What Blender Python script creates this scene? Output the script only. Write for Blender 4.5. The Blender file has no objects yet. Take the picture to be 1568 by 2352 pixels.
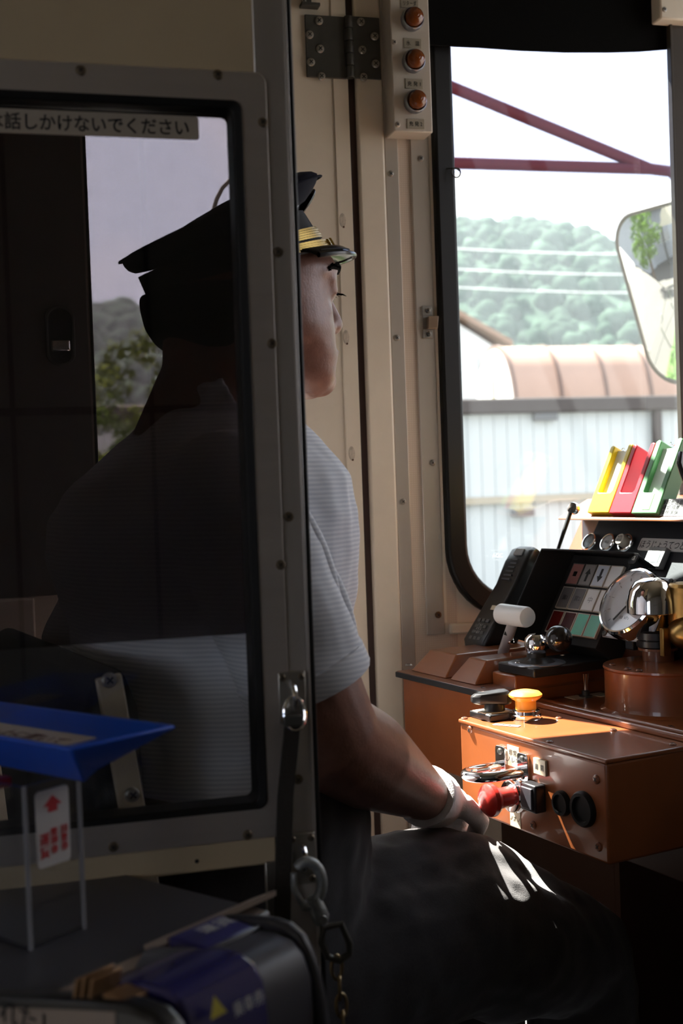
import bpy, bmesh, math, random
from mathutils import Vector, Matrix
random.seed(7)
scene = bpy.context.scene
COL = scene.collection
V = Vector
R = math.radians

# ------------------------------------------------------------------ camera
# world: X = along the left side wall towards the front, Y = towards the left side wall, Z up
FPX = 2800.0
CAM = V((0, 0, 1.06))
YAW, PITCH, ROLL = R(15), R(1.43), R(2.05)
CROT = Matrix.Rotation(-YAW, 3, 'Z') @ Matrix.Rotation(math.pi / 2 - PITCH, 3, 'X') @ Matrix.Rotation(-ROLL, 3, 'Z')
cam = bpy.data.cameras.new('camera')
cam.sensor_fit = 'VERTICAL'; cam.sensor_height = 36.0; cam.sensor_width = 24.0
cam.lens = 36.0 * FPX / 2352
cam.clip_start = 0.02; cam.clip_end = 2000
cam.dof.use_dof = True; cam.dof.focus_distance = 1.42; cam.dof.aperture_fstop = 7.5
camo = bpy.data.objects.new('camera', cam); COL.objects.link(camo)
camo.matrix_world = Matrix.Translation(CAM) @ CROT.to_4x4()
scene.camera = camo

# ------------------------------------------------------------------ light
SKY = 1.75
SUN = 30.0
world = bpy.data.worlds.new('sky'); scene.world = world; world.use_nodes = True
nt = world.node_tree; nt.nodes.clear()
tc = nt.nodes.new('ShaderNodeTexCoord'); nz = nt.nodes.new('ShaderNodeTexNoise')
nz.inputs['Scale'].default_value = 2.3; nz.inputs['Detail'].default_value = 5
cr = nt.nodes.new('ShaderNodeValToRGB')
cr.color_ramp.elements[0].position = .40; cr.color_ramp.elements[0].color = (.66, .78, 1.0, 1)
cr.color_ramp.elements[1].position = .60; cr.color_ramp.elements[1].color = (1.0, .95, .97, 1)
bg = nt.nodes.new('ShaderNodeBackground'); bg.inputs['Strength'].default_value = SKY
wo = nt.nodes.new('ShaderNodeOutputWorld')
nt.links.new(tc.outputs['Generated'], nz.inputs['Vector']); nt.links.new(nz.outputs['Fac'], cr.inputs['Fac'])
nt.links.new(cr.outputs['Color'], bg.inputs['Color']); nt.links.new(bg.outputs[0], wo.inputs[0])
sun = bpy.data.lights.new('sun', 'SUN'); sun.energy = SUN; sun.angle = R(.53); sun.color = (1.0, .95, .88)
suno = bpy.data.objects.new('sun', sun); COL.objects.link(suno)
to_sun = V((-.46, .888, 0)).normalized() * math.cos(R(54)) + V((0, 0, math.sin(R(54))))
suno.rotation_euler = to_sun.to_track_quat('Z', 'Y').to_euler()
suno.location = (-3, 5, 9)
vs = scene.view_settings
vs.view_transform = 'Standard'; vs.look = 'None'; vs.gamma = 1.0; vs.use_curve_mapping = False
vs.exposure = 0.92

# ------------------------------------------------------------------ helpers: where things stand
def ray(px, py):
    return CROT @ V(((px - 784) / FPX, -(py - 1176) / FPX, -1))
def onp(px, py, n, c):
    r = ray(px, py); return CAM + r * ((c - n.dot(CAM)) / n.dot(r))
KY = R(13)                                   # the desk and the driver face a little towards the wall
FX = V((math.cos(KY), math.sin(KY), 0)); LX = V((-math.sin(KY), math.cos(KY), 0)); ZX = V((0, 0, 1))
def fl(F, L, z): return FX * F + LX * L + ZX * z
def YP(px, py, Y): return onp(px, py, V((0, 1, 0)), Y)
def ZP(px, py, z): return onp(px, py, ZX, z)
def FP(px, py, F): return onp(px, py, FX, F)
def LP(px, py, L): return onp(px, py, LX, L)
def tofl(p): return (FX.dot(p), LX.dot(p), p.z)

# ------------------------------------------------------------------ helpers: materials
MATS = {}
def nodes_of(name):
    m = bpy.data.materials.new(name); m.use_nodes = True
    return m, m.node_tree, m.node_tree.nodes['Principled BSDF']
def mat(name, col, rough=.5, metal=0., var=0., vscale=8., bump=0., bscale=60., coat=0., spec=None, trans=0., sheen=0., ior=None, stretch=None):
    if name in MATS: return MATS[name]
    m, t, b = nodes_of(name)
    b.inputs['Base Color'].default_value = (*col, 1)
    b.inputs['Roughness'].default_value = rough; b.inputs['Metallic'].default_value = metal
    b.inputs['Coat Weight'].default_value = coat; b.inputs['Coat Roughness'].default_value = .06
    if spec is not None: b.inputs['Specular IOR Level'].default_value = spec
    if trans: b.inputs['Transmission Weight'].default_value = trans
    if ior: b.inputs['IOR'].default_value = ior
    if sheen: b.inputs['Sheen Weight'].default_value = sheen; b.inputs['Sheen Roughness'].default_value = .5
    tcn = t.nodes.new('ShaderNodeTexCoord'); mp = t.nodes.new('ShaderNodeMapping')
    t.links.new(tcn.outputs['Object'], mp.inputs['Vector'])
    if stretch: mp.inputs['Scale'].default_value = stretch
    if var:
        n = t.nodes.new('ShaderNodeTexNoise'); n.inputs['Scale'].default_value = vscale; n.inputs['Detail'].default_value = 6
        n.inputs['Roughness'].default_value = .62
        t.links.new(mp.outputs[0], n.inputs['Vector'])
        c = t.nodes.new('ShaderNodeValToRGB')
        lo = tuple(max(0, x * (1 - var)) for x in col); hi = tuple(min(1, x * (1 + var * .6)) for x in col)
        c.color_ramp.elements[0].position = .3; c.color_ramp.elements[0].color = (*lo, 1)
        c.color_ramp.elements[1].position = .7; c.color_ramp.elements[1].color = (*hi, 1)
        t.links.new(n.outputs['Fac'], c.inputs['Fac']); t.links.new(c.outputs['Color'], b.inputs['Base Color'])
    if bump:
        n2 = t.nodes.new('ShaderNodeTexNoise'); n2.inputs['Scale'].default_value = bscale; n2.inputs['Detail'].default_value = 4
        t.links.new(mp.outputs[0], n2.inputs['Vector'])
        bp = t.nodes.new('ShaderNodeBump'); bp.inputs['Strength'].default_value = bump; bp.inputs['Distance'].default_value = .003
        t.links.new(n2.outputs['Fac'], bp.inputs['Height']); t.links.new(bp.outputs[0], b.inputs['Normal'])
    MATS[name] = m
    return m
def glass(name, tint, dirt=0., rough=0.0, dirtcol=(.9, .93, .95)):
    """thin pane: see-through with a tint per face, mirror-like by Fresnel, with a little dust that scatters light"""
    m, t, b = nodes_of(name); t.nodes.remove(b)
    out = t.nodes['Material Output']
    tr = t.nodes.new('ShaderNodeBsdfTransparent'); tr.inputs[0].default_value = (*tint, 1)
    gl = t.nodes.new('ShaderNodeBsdfGlossy'); gl.inputs['Roughness'].default_value = rough
    geo = t.nodes.new('ShaderNodeNewGeometry')
    mr = t.nodes.new('ShaderNodeMapRange'); mr.inputs['To Min'].default_value = 1.5; mr.inputs['To Max'].default_value = 1 / 1.5
    t.links.new(geo.outputs['Backfacing'], mr.inputs['Value'])
    fr = t.nodes.new('ShaderNodeFresnel'); t.links.new(mr.outputs[0], fr.inputs['IOR'])
    mx = t.nodes.new('ShaderNodeMixShader')
    t.links.new(fr.outputs[0], mx.inputs[0]); t.links.new(tr.outputs[0], mx.inputs[1]); t.links.new(gl.outputs[0], mx.inputs[2])
    last = mx
    if dirt:
        tl = t.nodes.new('ShaderNodeBsdfTranslucent'); tl.inputs[0].default_value = (*dirtcol, 1)
        n = t.nodes.new('ShaderNodeTexNoise'); n.inputs['Scale'].default_value = 3; n.inputs['Detail'].default_value = 8
        tcn = t.nodes.new('ShaderNodeTexCoord'); mp = t.nodes.new('ShaderNodeMapping'); mp.inputs['Scale'].default_value = (9, 9, 1.2)
        t.links.new(tcn.outputs['Object'], mp.inputs['Vector']); t.links.new(mp.outputs[0], n.inputs['Vector'])
        m2 = t.nodes.new('ShaderNodeMapRange'); m2.inputs['To Min'].default_value = dirt * .7; m2.inputs['To Max'].default_value = dirt * 1.3
        t.links.new(n.outputs['Fac'], m2.inputs['Value'])
        mx2 = t.nodes.new('ShaderNodeMixShader'); t.links.new(m2.outputs[0], mx2.inputs[0])
        t.links.new(last.outputs[0], mx2.inputs[1]); t.links.new(tl.outputs[0], mx2.inputs[2]); last = mx2
    t.links.new(last.outputs[0], out.inputs[0])
    MATS[name] = m
    return m

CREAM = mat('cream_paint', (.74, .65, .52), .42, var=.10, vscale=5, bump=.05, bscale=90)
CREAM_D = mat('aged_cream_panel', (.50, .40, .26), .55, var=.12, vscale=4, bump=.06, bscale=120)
LAMIN = mat('pattern_laminate', (.58, .47, .37), .45)
ALU = mat('brushed_aluminium', (.60, .56, .52), .34, .75, var=.08, vscale=40, bump=.03, bscale=300, stretch=(1, 1, .05))
ALU_H = mat('brushed_rail', (.60, .55, .51), .36, .75, var=.08, vscale=40, bump=.03, bscale=300, stretch=(.05, 1, 1))
STRIP = mat('satin_strip', (.58, .53, .46), .36, .45, var=.1, vscale=6, stretch=(1, 1, .3))
STEEL = mat('dull_steel', (.40, .38, .34), .45, 1.0, var=.2, vscale=30)
GUN = mat('grey_painted_steel', (.075, .075, .066), .45, .3, var=.2, vscale=25, bump=.05)
CHROME = mat('chrome', (.85, .85, .86), .08, 1.0)
BRASS = mat('brass', (.42, .25, .08), .32, 1.0, var=.2, vscale=30, bump=.06, bscale=80)
BLACKP = mat('black_plastic', (.012, .012, .013), .32)
BLACKM = mat('black_matt', (.012, .012, .013), .75)
RUBBER = mat('black_rubber', (.008, .008, .008), .45, spec=.25)
FABRICB = mat('black_blind_cloth', (.006, .006, .006), .95, spec=.05)
BROWN = mat('brown_gloss_paint', (.26, .075, .022), .30, var=.14, vscale=14, coat=.55, bump=.02, bscale=60)
BROWN_D = mat('dark_brown_paint', (.20, .06, .02), .38, var=.14, vscale=14, coat=.3, bump=.02, bscale=60)
PANEL = mat('black_instrument_panel', (.030, .034, .040), .6, spec=.3, bump=.05, bscale=400)
WHITEP = mat('white_plastic', (.80, .79, .77), .35)
SKIN = mat('skin', (.31, .140, .098), .40, var=.16, vscale=90, bump=.12, bscale=420)
HAIR = mat('black_hair', (.006, .005, .005), .95, spec=.08)
NAVY = mat('navy_cap_cloth', (.008, .008, .018), .9, spec=.12, bump=.1, bscale=900)
PATENT = mat('patent_black', (.005, .005, .005), .2, spec=.35)
TEXT = mat('black_print', (.012, .012, .012), .6)
TEXTW = mat('white_print', (.85, .87, .88), .6)
def white_mark():
    m, t, b = nodes_of('etched_white_mark'); t.nodes.remove(b); tl = t.nodes.new('ShaderNodeBsdfTranslucent'); tl.inputs[0].default_value = (.42, .44, .46, 1); t.links.new(tl.outputs[0], t.nodes['Material Output'].inputs[0]); return m
ETCH = white_mark()
TEXTR = mat('red_print', (.45, .02, .03), .6)
PLATE = mat('engraved_nameplate', (.40, .35, .27), .5, .3, var=.1)
LABEL = mat('cream_label', (.66, .58, .42), .5)
TROUS = mat('charcoal_trousers', (.026, .021, .021), .9, var=.25, vscale=300, sheen=.25, bump=.15, bscale=700)
GLOVE = mat('white_cotton_glove', (.86, .83, .83), .9, bump=.2, bscale=600, sheen=.2)
GREYPL = mat('grey_plastic', (.10, .103, .12), .35, var=.05)
GREYD = mat('dark_grey_plastic', (.042, .042, .05), .4)
BLUEP = mat('blue_plastic', (.012, .085, .55), .35)
NAVYP = mat('navy_print_panel', (.035, .032, .16), .28)
SKIRT = mat('dark_floor_rubber', (.015, .014, .013), .8, var=.2)

def laminate_nodes():
    t = LAMIN.node_tree; b = t.nodes['Principled BSDF']
    tcn = t.nodes.new('ShaderNodeTexCoord'); mp = t.nodes.new('ShaderNodeMapping'); mp.inputs['Scale'].default_value = (60, 1, 60)
    v = t.nodes.new('ShaderNodeTexVoronoi'); v.inputs['Randomness'].default_value = 0.0
    t.links.new(tcn.outputs['Object'], mp.inputs['Vector']); t.links.new(mp.outputs[0], v.inputs['Vector'])
    c = t.nodes.new('ShaderNodeValToRGB')
    c.color_ramp.elements[0].position = .52; c.color_ramp.elements[0].color = (.58, .47, .37, 1)
    c.color_ramp.elements[1].position = .60; c.color_ramp.elements[1].color = (.70, .60, .50, 1)
    t.links.new(v.outputs['Distance'], c.inputs['Fac']); t.links.new(c.outputs['Color'], b.inputs['Base Color'])
laminate_nodes()
def stripes(name, c0, c1, scale):
    m, t, b = nodes_of(name); b.inputs['Roughness'].default_value = .85; b.inputs['Sheen Weight'].default_value = .1
    tcn = t.nodes.new('ShaderNodeTexCoord'); w = t.nodes.new('ShaderNodeTexWave'); w.bands_direction = 'Z'
    w.inputs['Scale'].default_value = scale; w.inputs['Distortion'].default_value = .6; w.inputs['Detail'].default_value = 1
    t.links.new(tcn.outputs['Object'], w.inputs['Vector'])
    c = t.nodes.new('ShaderNodeValToRGB'); c.color_ramp.elements[0].color = (*c0, 1); c.color_ramp.elements[1].color = (*c1, 1)
    t.links.new(w.outputs['Fac'], c.inputs['Fac']); t.links.new(c.outputs['Color'], b.inputs['Base Color'])
    return m
SHIRT = stripes('striped_white_shirt', (.60, .62, .68), (.80, .81, .85), 75)
GOLD = stripes('gold_braid', (.42, .26, .05), (.85, .62, .16), 220)
GOLD.node_tree.nodes['Principled BSDF'].inputs['Metallic'].default_value = .55
GOLD.node_tree.nodes['Principled BSDF'].inputs['Roughness'].default_value = .38

# ------------------------------------------------------------------ helpers: meshes
class MB:
    def __init__(s): s.v = []; s.f = []
    def add(s, vs, fs):
        o = len(s.v); s.v += [V(p) for p in vs]; s.f += [tuple(i + o for i in q) for q in fs]; return s
    def hexa(s, p):   # 8 corners: bottom ring 0-3, top ring 4-7
        return s.add(p, [(3, 2, 1, 0), (4, 5, 6, 7), (0, 1, 5, 4), (1, 2, 6, 5), (2, 3, 7, 6), (3, 0, 4, 7)])
    def bx(s, x0, x1, y0, y1, z0, z1):
        return s.hexa([(x0, y0, z0), (x1, y0, z0), (x1, y1, z0), (x0, y1, z0), (x0, y0, z1), (x1, y0, z1), (x1, y1, z1), (x0, y1, z1)])
    def fbx(s, F0, F1, L0, L1, z0, z1):
        return s.hexa([fl(*q) for q in ((F0, L0, z0), (F1, L0, z0), (F1, L1, z0), (F0, L1, z0), (F0, L0, z1), (F1, L0, z1), (F1, L1, z1), (F0, L1, z1))])
    def obx(s, c, ux, uy, uz, a, b, d):   # oriented box, half sizes a b d
        c = V(c); q = []
        for k in (-1, 1):
            for (i, j) in ((-1, -1), (1, -1), (1, 1), (-1, 1)):
                q.append(c + ux * a * i + uy * b * j + uz * d * k)
        return s.hexa(q)
    def rings(s, rs, cap0=True, cap1=True, closed=False):
        n = len(rs[0]); o = len(s.v)
        for r in rs: s.v += [V(p) for p in r]
        m = len(rs)
        for i in range(m if closed else m - 1):
            a = o + i * n; b = o + ((i + 1) % m) * n
            for j in range(n): s.f.append((a + j, a + (j + 1) % n, b + (j + 1) % n, b + j))
        if not closed:
            if cap0: s.f.append(tuple(o + j for j in range(n - 1, -1, -1)))
            if cap1: s.f.append(tuple(o + (m - 1) * n + j for j in range(n)))
        return s
    def lathe(s, org, ax, prof, n=24):    # prof: (radius, height along ax)
        org = V(org); ax = V(ax).normalized()
        u = ax.orthogonal().normalized(); w = ax.cross(u)
        rs = [[org + ax * h + (u * math.cos(2 * math.pi * j / n) + w * math.sin(2 * math.pi * j / n)) * max(r, 1e-5) for j in range(n)] for r, h in prof]
        return s.rings(rs)
    def cyl(s, p0, p1, r, r1=None, n=20):
        p0 = V(p0); p1 = V(p1); d = p1 - p0
        return s.lathe(p0, d, [(r, 0), (r if r1 is None else r1, d.length)], n)
    def ball(s, c, r, n=20, m=12, sc=(1, 1, 1), basis=None):
        c = V(c); rs = []
        B = basis or Matrix.Identity(3)
        for i in range(m + 1):
            t = math.pi * i / m; k = max(math.sin(t), 1e-4)
            rs.append([c + B @ V((r * sc[0] * k * math.cos(2 * math.pi * j / n), r * sc[1] * k * math.sin(2 * math.pi * j / n), -r * sc[2] * math.cos(t))) for j in range(n)])
        return s.rings(rs)
    def tube(s, pts, r, n=10, closed=False, flat=None):
        pts = [V(p) for p in pts]; m = len(pts); rs = []
        t0 = (pts[1] - pts[0]).normalized(); u = t0.orthogonal().normalized()
        for i, p in enumerate(pts):
            a = pts[i - 1] if (i or closed) else p; b = pts[(i + 1) % m] if (i < m - 1 or closed) else p
            t = (b - a).normalized(); u = (u - t * u.dot(t)).normalized(); w = t.cross(u)
            rr = r[i] if isinstance(r, (list, tuple)) else r
            rs.append([p + (u * math.cos(2 * math.pi * j / n) + w * math.sin(2 * math.pi * j / n)) * rr for j in range(n)])
        return s.rings(rs, closed=closed)
    def prism(s, poly, ext):
        poly = [V(p) for p in poly]; ext = V(ext)
        return s.rings([poly, [p + ext for p in poly]])
    def ringpoly(s, outer, inner, ext):      # frame between two loops of equal length, extruded
        o = [V(p) for p in outer]; i = [V(p) for p in inner]; e = V(ext)
        return s.rings([o, i, [p + e for p in i], [p + e for p in o]], closed=True)
    def obj(s, name, m, parent=None, bevel=0., smooth=35., seg=2, label=None, cat=None, group=None, kind=None, sub=0):
        me = bpy.data.meshes.new(name)
        lo = V((min(p.x for p in s.v), min(p.y for p in s.v), min(p.z for p in s.v))); hi = V((max(p.x for p in s.v), max(p.y for p in s.v), max(p.z for p in s.v)))
        org = V(((lo.x + hi.x) / 2, (lo.y + hi.y) / 2, lo.z))
        me.from_pydata([p - org for p in s.v], [], s.f); me.update()
        fix(me, smooth)
        if isinstance(m, (list, tuple)):
            for q in m: me.materials.append(q)
        else: me.materials.append(m)
        o = bpy.data.objects.new(name, me); COL.objects.link(o); place(o, org, parent)
        if bevel:
            b = o.modifiers.new('bevel', 'BEVEL'); b.width = bevel; b.segments = seg; b.limit_method = 'ANGLE'; b.angle_limit = R(40)
        if sub:
            q = o.modifiers.new('sub', 'SUBSURF'); q.levels = sub; q.render_levels = sub
        return tag(o, label, cat, group, kind)
def fix(me, smooth=35.):
    bm = bmesh.new(); bm.from_mesh(me)
    bmesh.ops.remove_doubles(bm, verts=bm.verts, dist=1e-6)
    bmesh.ops.recalc_face_normals(bm, faces=bm.faces)
    if smooth:
        for f in bm.faces: f.smooth = True
        for e in bm.edges:
            if len(e.link_faces) == 2 and e.calc_face_angle(0) > R(smooth): e.smooth = False
    bm.to_mesh(me); bm.free()
def wloc(o):
    p = V((0, 0, 0))
    while o: p = p + o.location + (o.matrix_parent_inverse.translation if o.parent else V((0, 0, 0))); o = o.parent
    return p
def place(o, org, parent=None):
    o.location = org
    if parent:
        o.parent = parent; o.matrix_parent_inverse = Matrix.Translation(-wloc(parent))
def tag(o, label=None, cat=None, group=None, kind=None):
    if label: o['label'] = label
    if cat: o['category'] = cat
    if group: o['group'] = group
    if kind: o['kind'] = kind
    return o
def empty(name, loc, label=None, cat=None, group=None, kind=None, parent=None):
    o = bpy.data.objects.new(name, None); o.empty_display_size = .05; COL.objects.link(o); place(o, V(loc), parent)
    return tag(o, label, cat, group, kind)
def text(name, s, size, c, right, up, m, parent, width=None, thick=.0003, bold=0.):
    """raised or printed lettering: flat letters lying on a surface, turned into a mesh; width squeezes to fit"""
    cu = bpy.data.curves.new(name, 'FONT'); cu.body = s; cu.size = size; cu.align_x = 'CENTER'; cu.align_y = 'CENTER'; cu.extrude = thick; cu.offset = bold; cu.resolution_u = 3
    o = bpy.data.objects.new(name, cu); COL.objects.link(o)
    bpy.context.view_layer.update()
    dg = bpy.context.evaluated_depsgraph_get()
    me = bpy.data.meshes.new_from_object(o.evaluated_get(dg)); bpy.data.objects.remove(o); bpy.data.curves.remove(cu)
    xs = [v.co.x for v in me.vertices] or [0]; ys = [v.co.y for v in me.vertices] or [0]
    cx = (min(xs) + max(xs)) / 2; cy = (min(ys) + max(ys)) / 2
    k = width / max(1e-6, max(xs) - min(xs)) if width else 1
    right = V(right).normalized(); up = V(up).normalized(); nn = right.cross(up)
    for v in me.vertices:
        v.co = right * (v.co.x - cx) * k + up * (v.co.y - cy) + nn * (v.co.z + thick)
    me.name = name; me.materials.clear(); me.materials.append(m)
    o = bpy.data.objects.new(name, me); COL.objects.link(o); place(o, V(c), parent)
    return o
def rrect(w0, w1, h0, h1, r, n=6, corners=(1, 1, 1, 1)):   # 2-D rounded rectangle, counterclockwise
    out = []
    for k, (cx, cy, a0) in enumerate(((w1 - r, h0 + r, -90), (w1 - r, h1 - r, 0), (w0 + r, h1 - r, 90), (w0 + r, h0 + r, 180))):
        sx = (1, 1, -1, -1)[k]; sy = (-1, 1, 1, -1)[k]
        for j in range(n + 1):
            a = R(a0 + 90 * j / n)
            if corners[k]: out.append((cx + r * math.cos(a), cy + r * math.sin(a)))
            else: out.append((cx + r * sx, cy + r * sy))
    return out
SCREWS = {}
def screw(p, n, r=.0045, parent=None, m=STEEL, name='screw', recess=True):
    """pan head screw with a cross recess; shares mesh data between alike screws"""
    n = V(n).normalized(); key = (round(r, 5), m.name, tuple(round(c, 3) for c in n))
    if key not in SCREWS:
        b = MB(); b.lathe((0, 0, 0), n, [(r, 0), (r, r * .18), (r * .8, r * .42), (r * .45, r * .5), (.0, r * .5)], 14)
        u = n.orthogonal().normalized(); w = n.cross(u)
        me = bpy.data.meshes.new(name); me.from_pydata(b.v, [], b.f); fix(me); me.materials.append(m); me.materials.append(TEXT)
        c = MB()
        if recess:
            for (uu, ww) in ((u, w), (w, u)):
                o = len(me.vertices)
                c.obx(n * r * .46, uu, ww, n, r * .55, r * .12, r * .09)
            bm = bmesh.new(); bm.from_mesh(me)
            vv = [bm.verts.new(q) for q in c.v]
            for q in c.f:
                fce = bm.faces.new([vv[i] for i in q]); fce.material_index = 1
            bm.to_mesh(me); bm.free()
        SCREWS[key] = me
    o = bpy.data.objects.new(name, SCREWS[key]); COL.objects.link(o); place(o, V(p), parent)
    return o

# ================================================================== THE CAB SHELL
WY = 1.75            # inner face of the left side wall
NY = V((0, -1, 0))
PANE = glass('window_glass', (.86, .90, .89), dirt=.005, dirtcol=(.9, .94, 1.0))
PANE_F = glass('cab_glass', (.985, .99, .985), dirt=.002)
def film(name, tint):
    m, t, b = nodes_of(name); t.nodes.remove(b); tr_ = t.nodes.new('ShaderNodeBsdfTransparent'); tr_.inputs[0].default_value = (*tint, 1)
    t.links.new(tr_.outputs[0], t.nodes['Material Output'].inputs[0]); return m
SMOKE = film('smoke_film', (.395, .362, .372))
VISOR = glass('lavender_sun_film', (.69, .70, .80), dirt=.0)
ACRYL = glass('clear_acrylic', (.93, .94, .95), dirt=.012)
def st(mb, name, m, **k): return mb.obj(name, m, kind='structure', **k)

st(MB().bx(-4, 1.6, -1.4, 1.85, -.1, 0), 'floor', SKIRT)
st(MB().bx(-4, 1.6, -1.4, 1.85, 2.25, 2.33), 'ceiling', mat('aged_ceiling', (.30, .26, .20), .6))
w = MB()
w.bx(-4, -2.7, WY, WY + .08, 0, 2.25); w.bx(-2.7, -1.5, WY, WY + .08, 0, .95); w.bx(-2.7, -1.5, WY, WY + .08, 1.75, 2.25); w.bx(-1.5, -.2, WY, WY + .08, 0, 2.25)
w.bx(-.2, .505, WY, WY + .08, 2.05, 2.25); w.bx(.505, .645, WY, WY + .08, 0, 2.25)
w.ringpoly([(x, WY, z) for x, z in rrect(.645, 1.2, 0, 2.25, .0001, 10)], [(x, WY, z) for x, z in rrect(.646, 1.158, .856, 1.848, .095, 10)], (0, .08, 0)); w.bx(1.2, 1.6, WY, WY + .08, 0, 2.25)
wall_left = st(w, 'wall_left', CREAM)
w = MB(); w.bx(-4, -3.7, -1.4, -1.3, 0, 2.25); w.bx(-3.7, -1.4, -1.4, -1.3, 0, .9); w.bx(-3.7, -1.4, -1.4, -1.3, 1.85, 2.25); w.bx(-1.4, 1.6, -1.4, -1.3, 0, 2.25)
wall_right = st(w, 'wall_right', mat('dim_grey_wall', (.28, .27, .26), .5, var=.06))
for x in (-.45, .0, .34, .72): MB().bx(x, x + .012, -1.3, -1.285, .05, 2.1).obj('panel_joint', GREYD, wall_right)
for z in (.55, 1.25): MB().bx(-.45, .73, -1.3, -1.288, z, z + .02).obj('panel_joint', GREYD, wall_right)
st(MB().bx(-4.1, -4, -1.4, 1.85, -.1, 2.33), 'wall_back', CREAM_D)
FWX = 1.5
w = MB(); w.bx(FWX, FWX + .1, -1.4, 1.85, 0, .95); w.bx(FWX, FWX + .1, -1.4, 1.85, 2.0, 2.25); w.bx(FWX, FWX + .1, -1.4, .80, .95, 2.0); w.bx(FWX, FWX + .1, 1.68, 1.85, .95, 2.0)
st(w, 'wall_front', CREAM)
wi = empty('window_3', (FWX + .05, 1.28, .95), kind='structure', label='front windscreen above the driving desk')
MB().bx(FWX + .045, FWX + .051, .80, 1.68, .95, 2.0).obj('pane', PANE_F, wi)

st(MB().bx(-.46, -.40, .90, WY, 0, 2.25), 'wall_light_blocker', mat('dark_blocker', (.10, .09, .08), .6), label='dark unseen bulkhead added behind the driver to block light')  # added out of view to keep rear light off the driver and side wall

# ---- crew door in the side wall
door1 = empty('door_1', (.15, WY, 0), kind='structure', label='cream crew door behind the driver with a big hinge')
D0, D1 = WY - .002, WY + .03
wx0, wx1, wz0, wz1 = .117, .375, .905, 1.645
leaf = MB(); leaf.ringpoly([(-.195, D0, .84), (.502, D0, .84), (.502, D0, 2.04), (-.195, D0, 2.04)], [(wx0, D0, wz0), (wx1, D0, wz0), (wx1, D0, wz1), (wx0, D0, wz1)], (0, D1 - D0, 0))
leaf.obj('leaf', CREAM, door1, bevel=.001)
MB().bx(.40, .502, D0, D1, .0, .84).obj('leaf_foot', CREAM, door1)
MB().bx(-.195, .40, D0 + .004, D1, .70, .84).obj('lower_panel', mat('grey_blue_panel', (.30, .31, .34), .5, var=.1), door1)
MB().bx(-.195, .40, D0 - .001, D1, .0, .70).obj('kick_panel', mat('brown_kick_panel', (.22, .09, .07), .5, var=.15), door1)
MB().bx(wx0, wx1, WY + .012, WY + .016, wz0, wz1).obj('window_pane', PANE_F, door1)
b = MB(); b.ringpoly([(x, D0 - .004, z) for x, z in rrect(wx0 - .004, wx1 + .012, wz0 - .012, wz1 + .012, .02)], [(x, D0 - .004, z) for x, z in rrect(wx0, wx1, wz0, wz1, .014)], (0, .014, 0))
b.obj('window_gasket', RUBBER, door1, bevel=.0015)
MB().bx(.4785, .5015, D0 - .0022, D0 + .002, .05, 2.03).obj('edge_strip', CREAM, door1, bevel=.0009)
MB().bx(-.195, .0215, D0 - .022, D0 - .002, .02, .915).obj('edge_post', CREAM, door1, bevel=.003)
MB().bx(-.195, .110, D0 - .003, D0, .916, 2.03).obj('painted_shade_panel', mat('painted_shade', (.10, .085, .075), .6, var=.1), door1, bevel=.001)  # shade on the cream leaf, painted as a dark sheet left of the window
SPOT = mat('grey_filler', (.56, .48, .38), .7, var=.45, vscale=160)
RUST = mat('rust', (.09, .035, .012), .8, var=.4, vscale=200)
for (x, y) in ((787, 515), (795, 783), (808, 1050), (815, 1325)):
    p = YP(x, y, D0 - .0022)
    MB().lathe(p + V((0, .0002, 0)), NY, [(.0052, 0), (.0048, .0005), (0, .0006)], 16).obj('filled_hole', SPOT, door1).scale = (1, 1, 2.1)
    MB().lathe(p + V((.0012, 0, -.004)), NY, [(.0017, 0), (.0013, .0008), (0, .0009)], 10).obj('rust_spot', RUST, door1)
# recessed pull latch left of the door window
p = YP(138, 772, D0 - .003)
la = MB(); pts = rrect(-.016, .016, -.038, .038, .0155, 8)
la.ringpoly([p + V((x * 1.25, 0, z * 1.1)) for x, z in pts], [p + V((x, 0, z)) for x, z in pts], (0, -.006, 0)); la = la.obj('latch_bezel', GUN, door1, bevel=.001)
MB().prism([p + V((x, -.001, z)) for x, z in pts], (0, .003, 0)).obj('latch_recess', BLACKM, la)
MB().bx(p.x - .013, p.x + .013, p.y - .008, p.y - .002, p.z - .022, p.z - .006).obj('latch_tongue', CHROME, la, bevel=.002)
# big butt hinge
hz0, hz1 = 1.653, 1.744
hinge = empty('hinge', (.505, D0, hz0), parent=door1)
b = MB(); b.bx(.4385, .499, D0 - .0045, D0 - .001, hz0, hz1); lf = b.obj('hinge_leaf', GUN, hinge, bevel=.0012)
b = MB(); b.bx(.509, .551, WY - .0115, WY - .0085, hz0, hz1); rt = b.obj('hinge_leaf', GUN, hinge, bevel=.0012)
for k in range(5):
    z0 = hz0 + (hz1 - hz0) * k / 5
    MB().lathe((.5035, D0 - .007, z0 + .0005), (0, 0, 1), [(.0062, 0), (.0066, .0008), (.0066, .0162), (.0062, .017)], 18).obj('knuckle', GUN, hinge)
for (x, y) in ((540, 150), (472, 250), (548, 352), (482, 448), (557, 550)):
    screw(YP(560 + x / 3.136, y / 3.136, D0 - .0045), NY, .0062, hinge, STEEL)
for (x, y) in ((842, 158), (940, 262), (852, 360), (947, 460), (860, 556)):
    screw(YP(560 + x / 3.136, y / 3.136, WY - .0115), NY, .0062, hinge, STEEL)
p = YP(705, 12, D0)
b = MB(); b.bx(p.x - .012, p.x + .016, D0 - .016, D0, p.z - .006, p.z - .001); b.bx(p.x - .008, p.x + .004, D0 - .012, D0, p.z - .001, p.z + .03); b.obj('door_stop', GUN, door1, bevel=.001)
screw(YP(697, 2, D0 - .012), NY, .004, door1)

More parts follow.
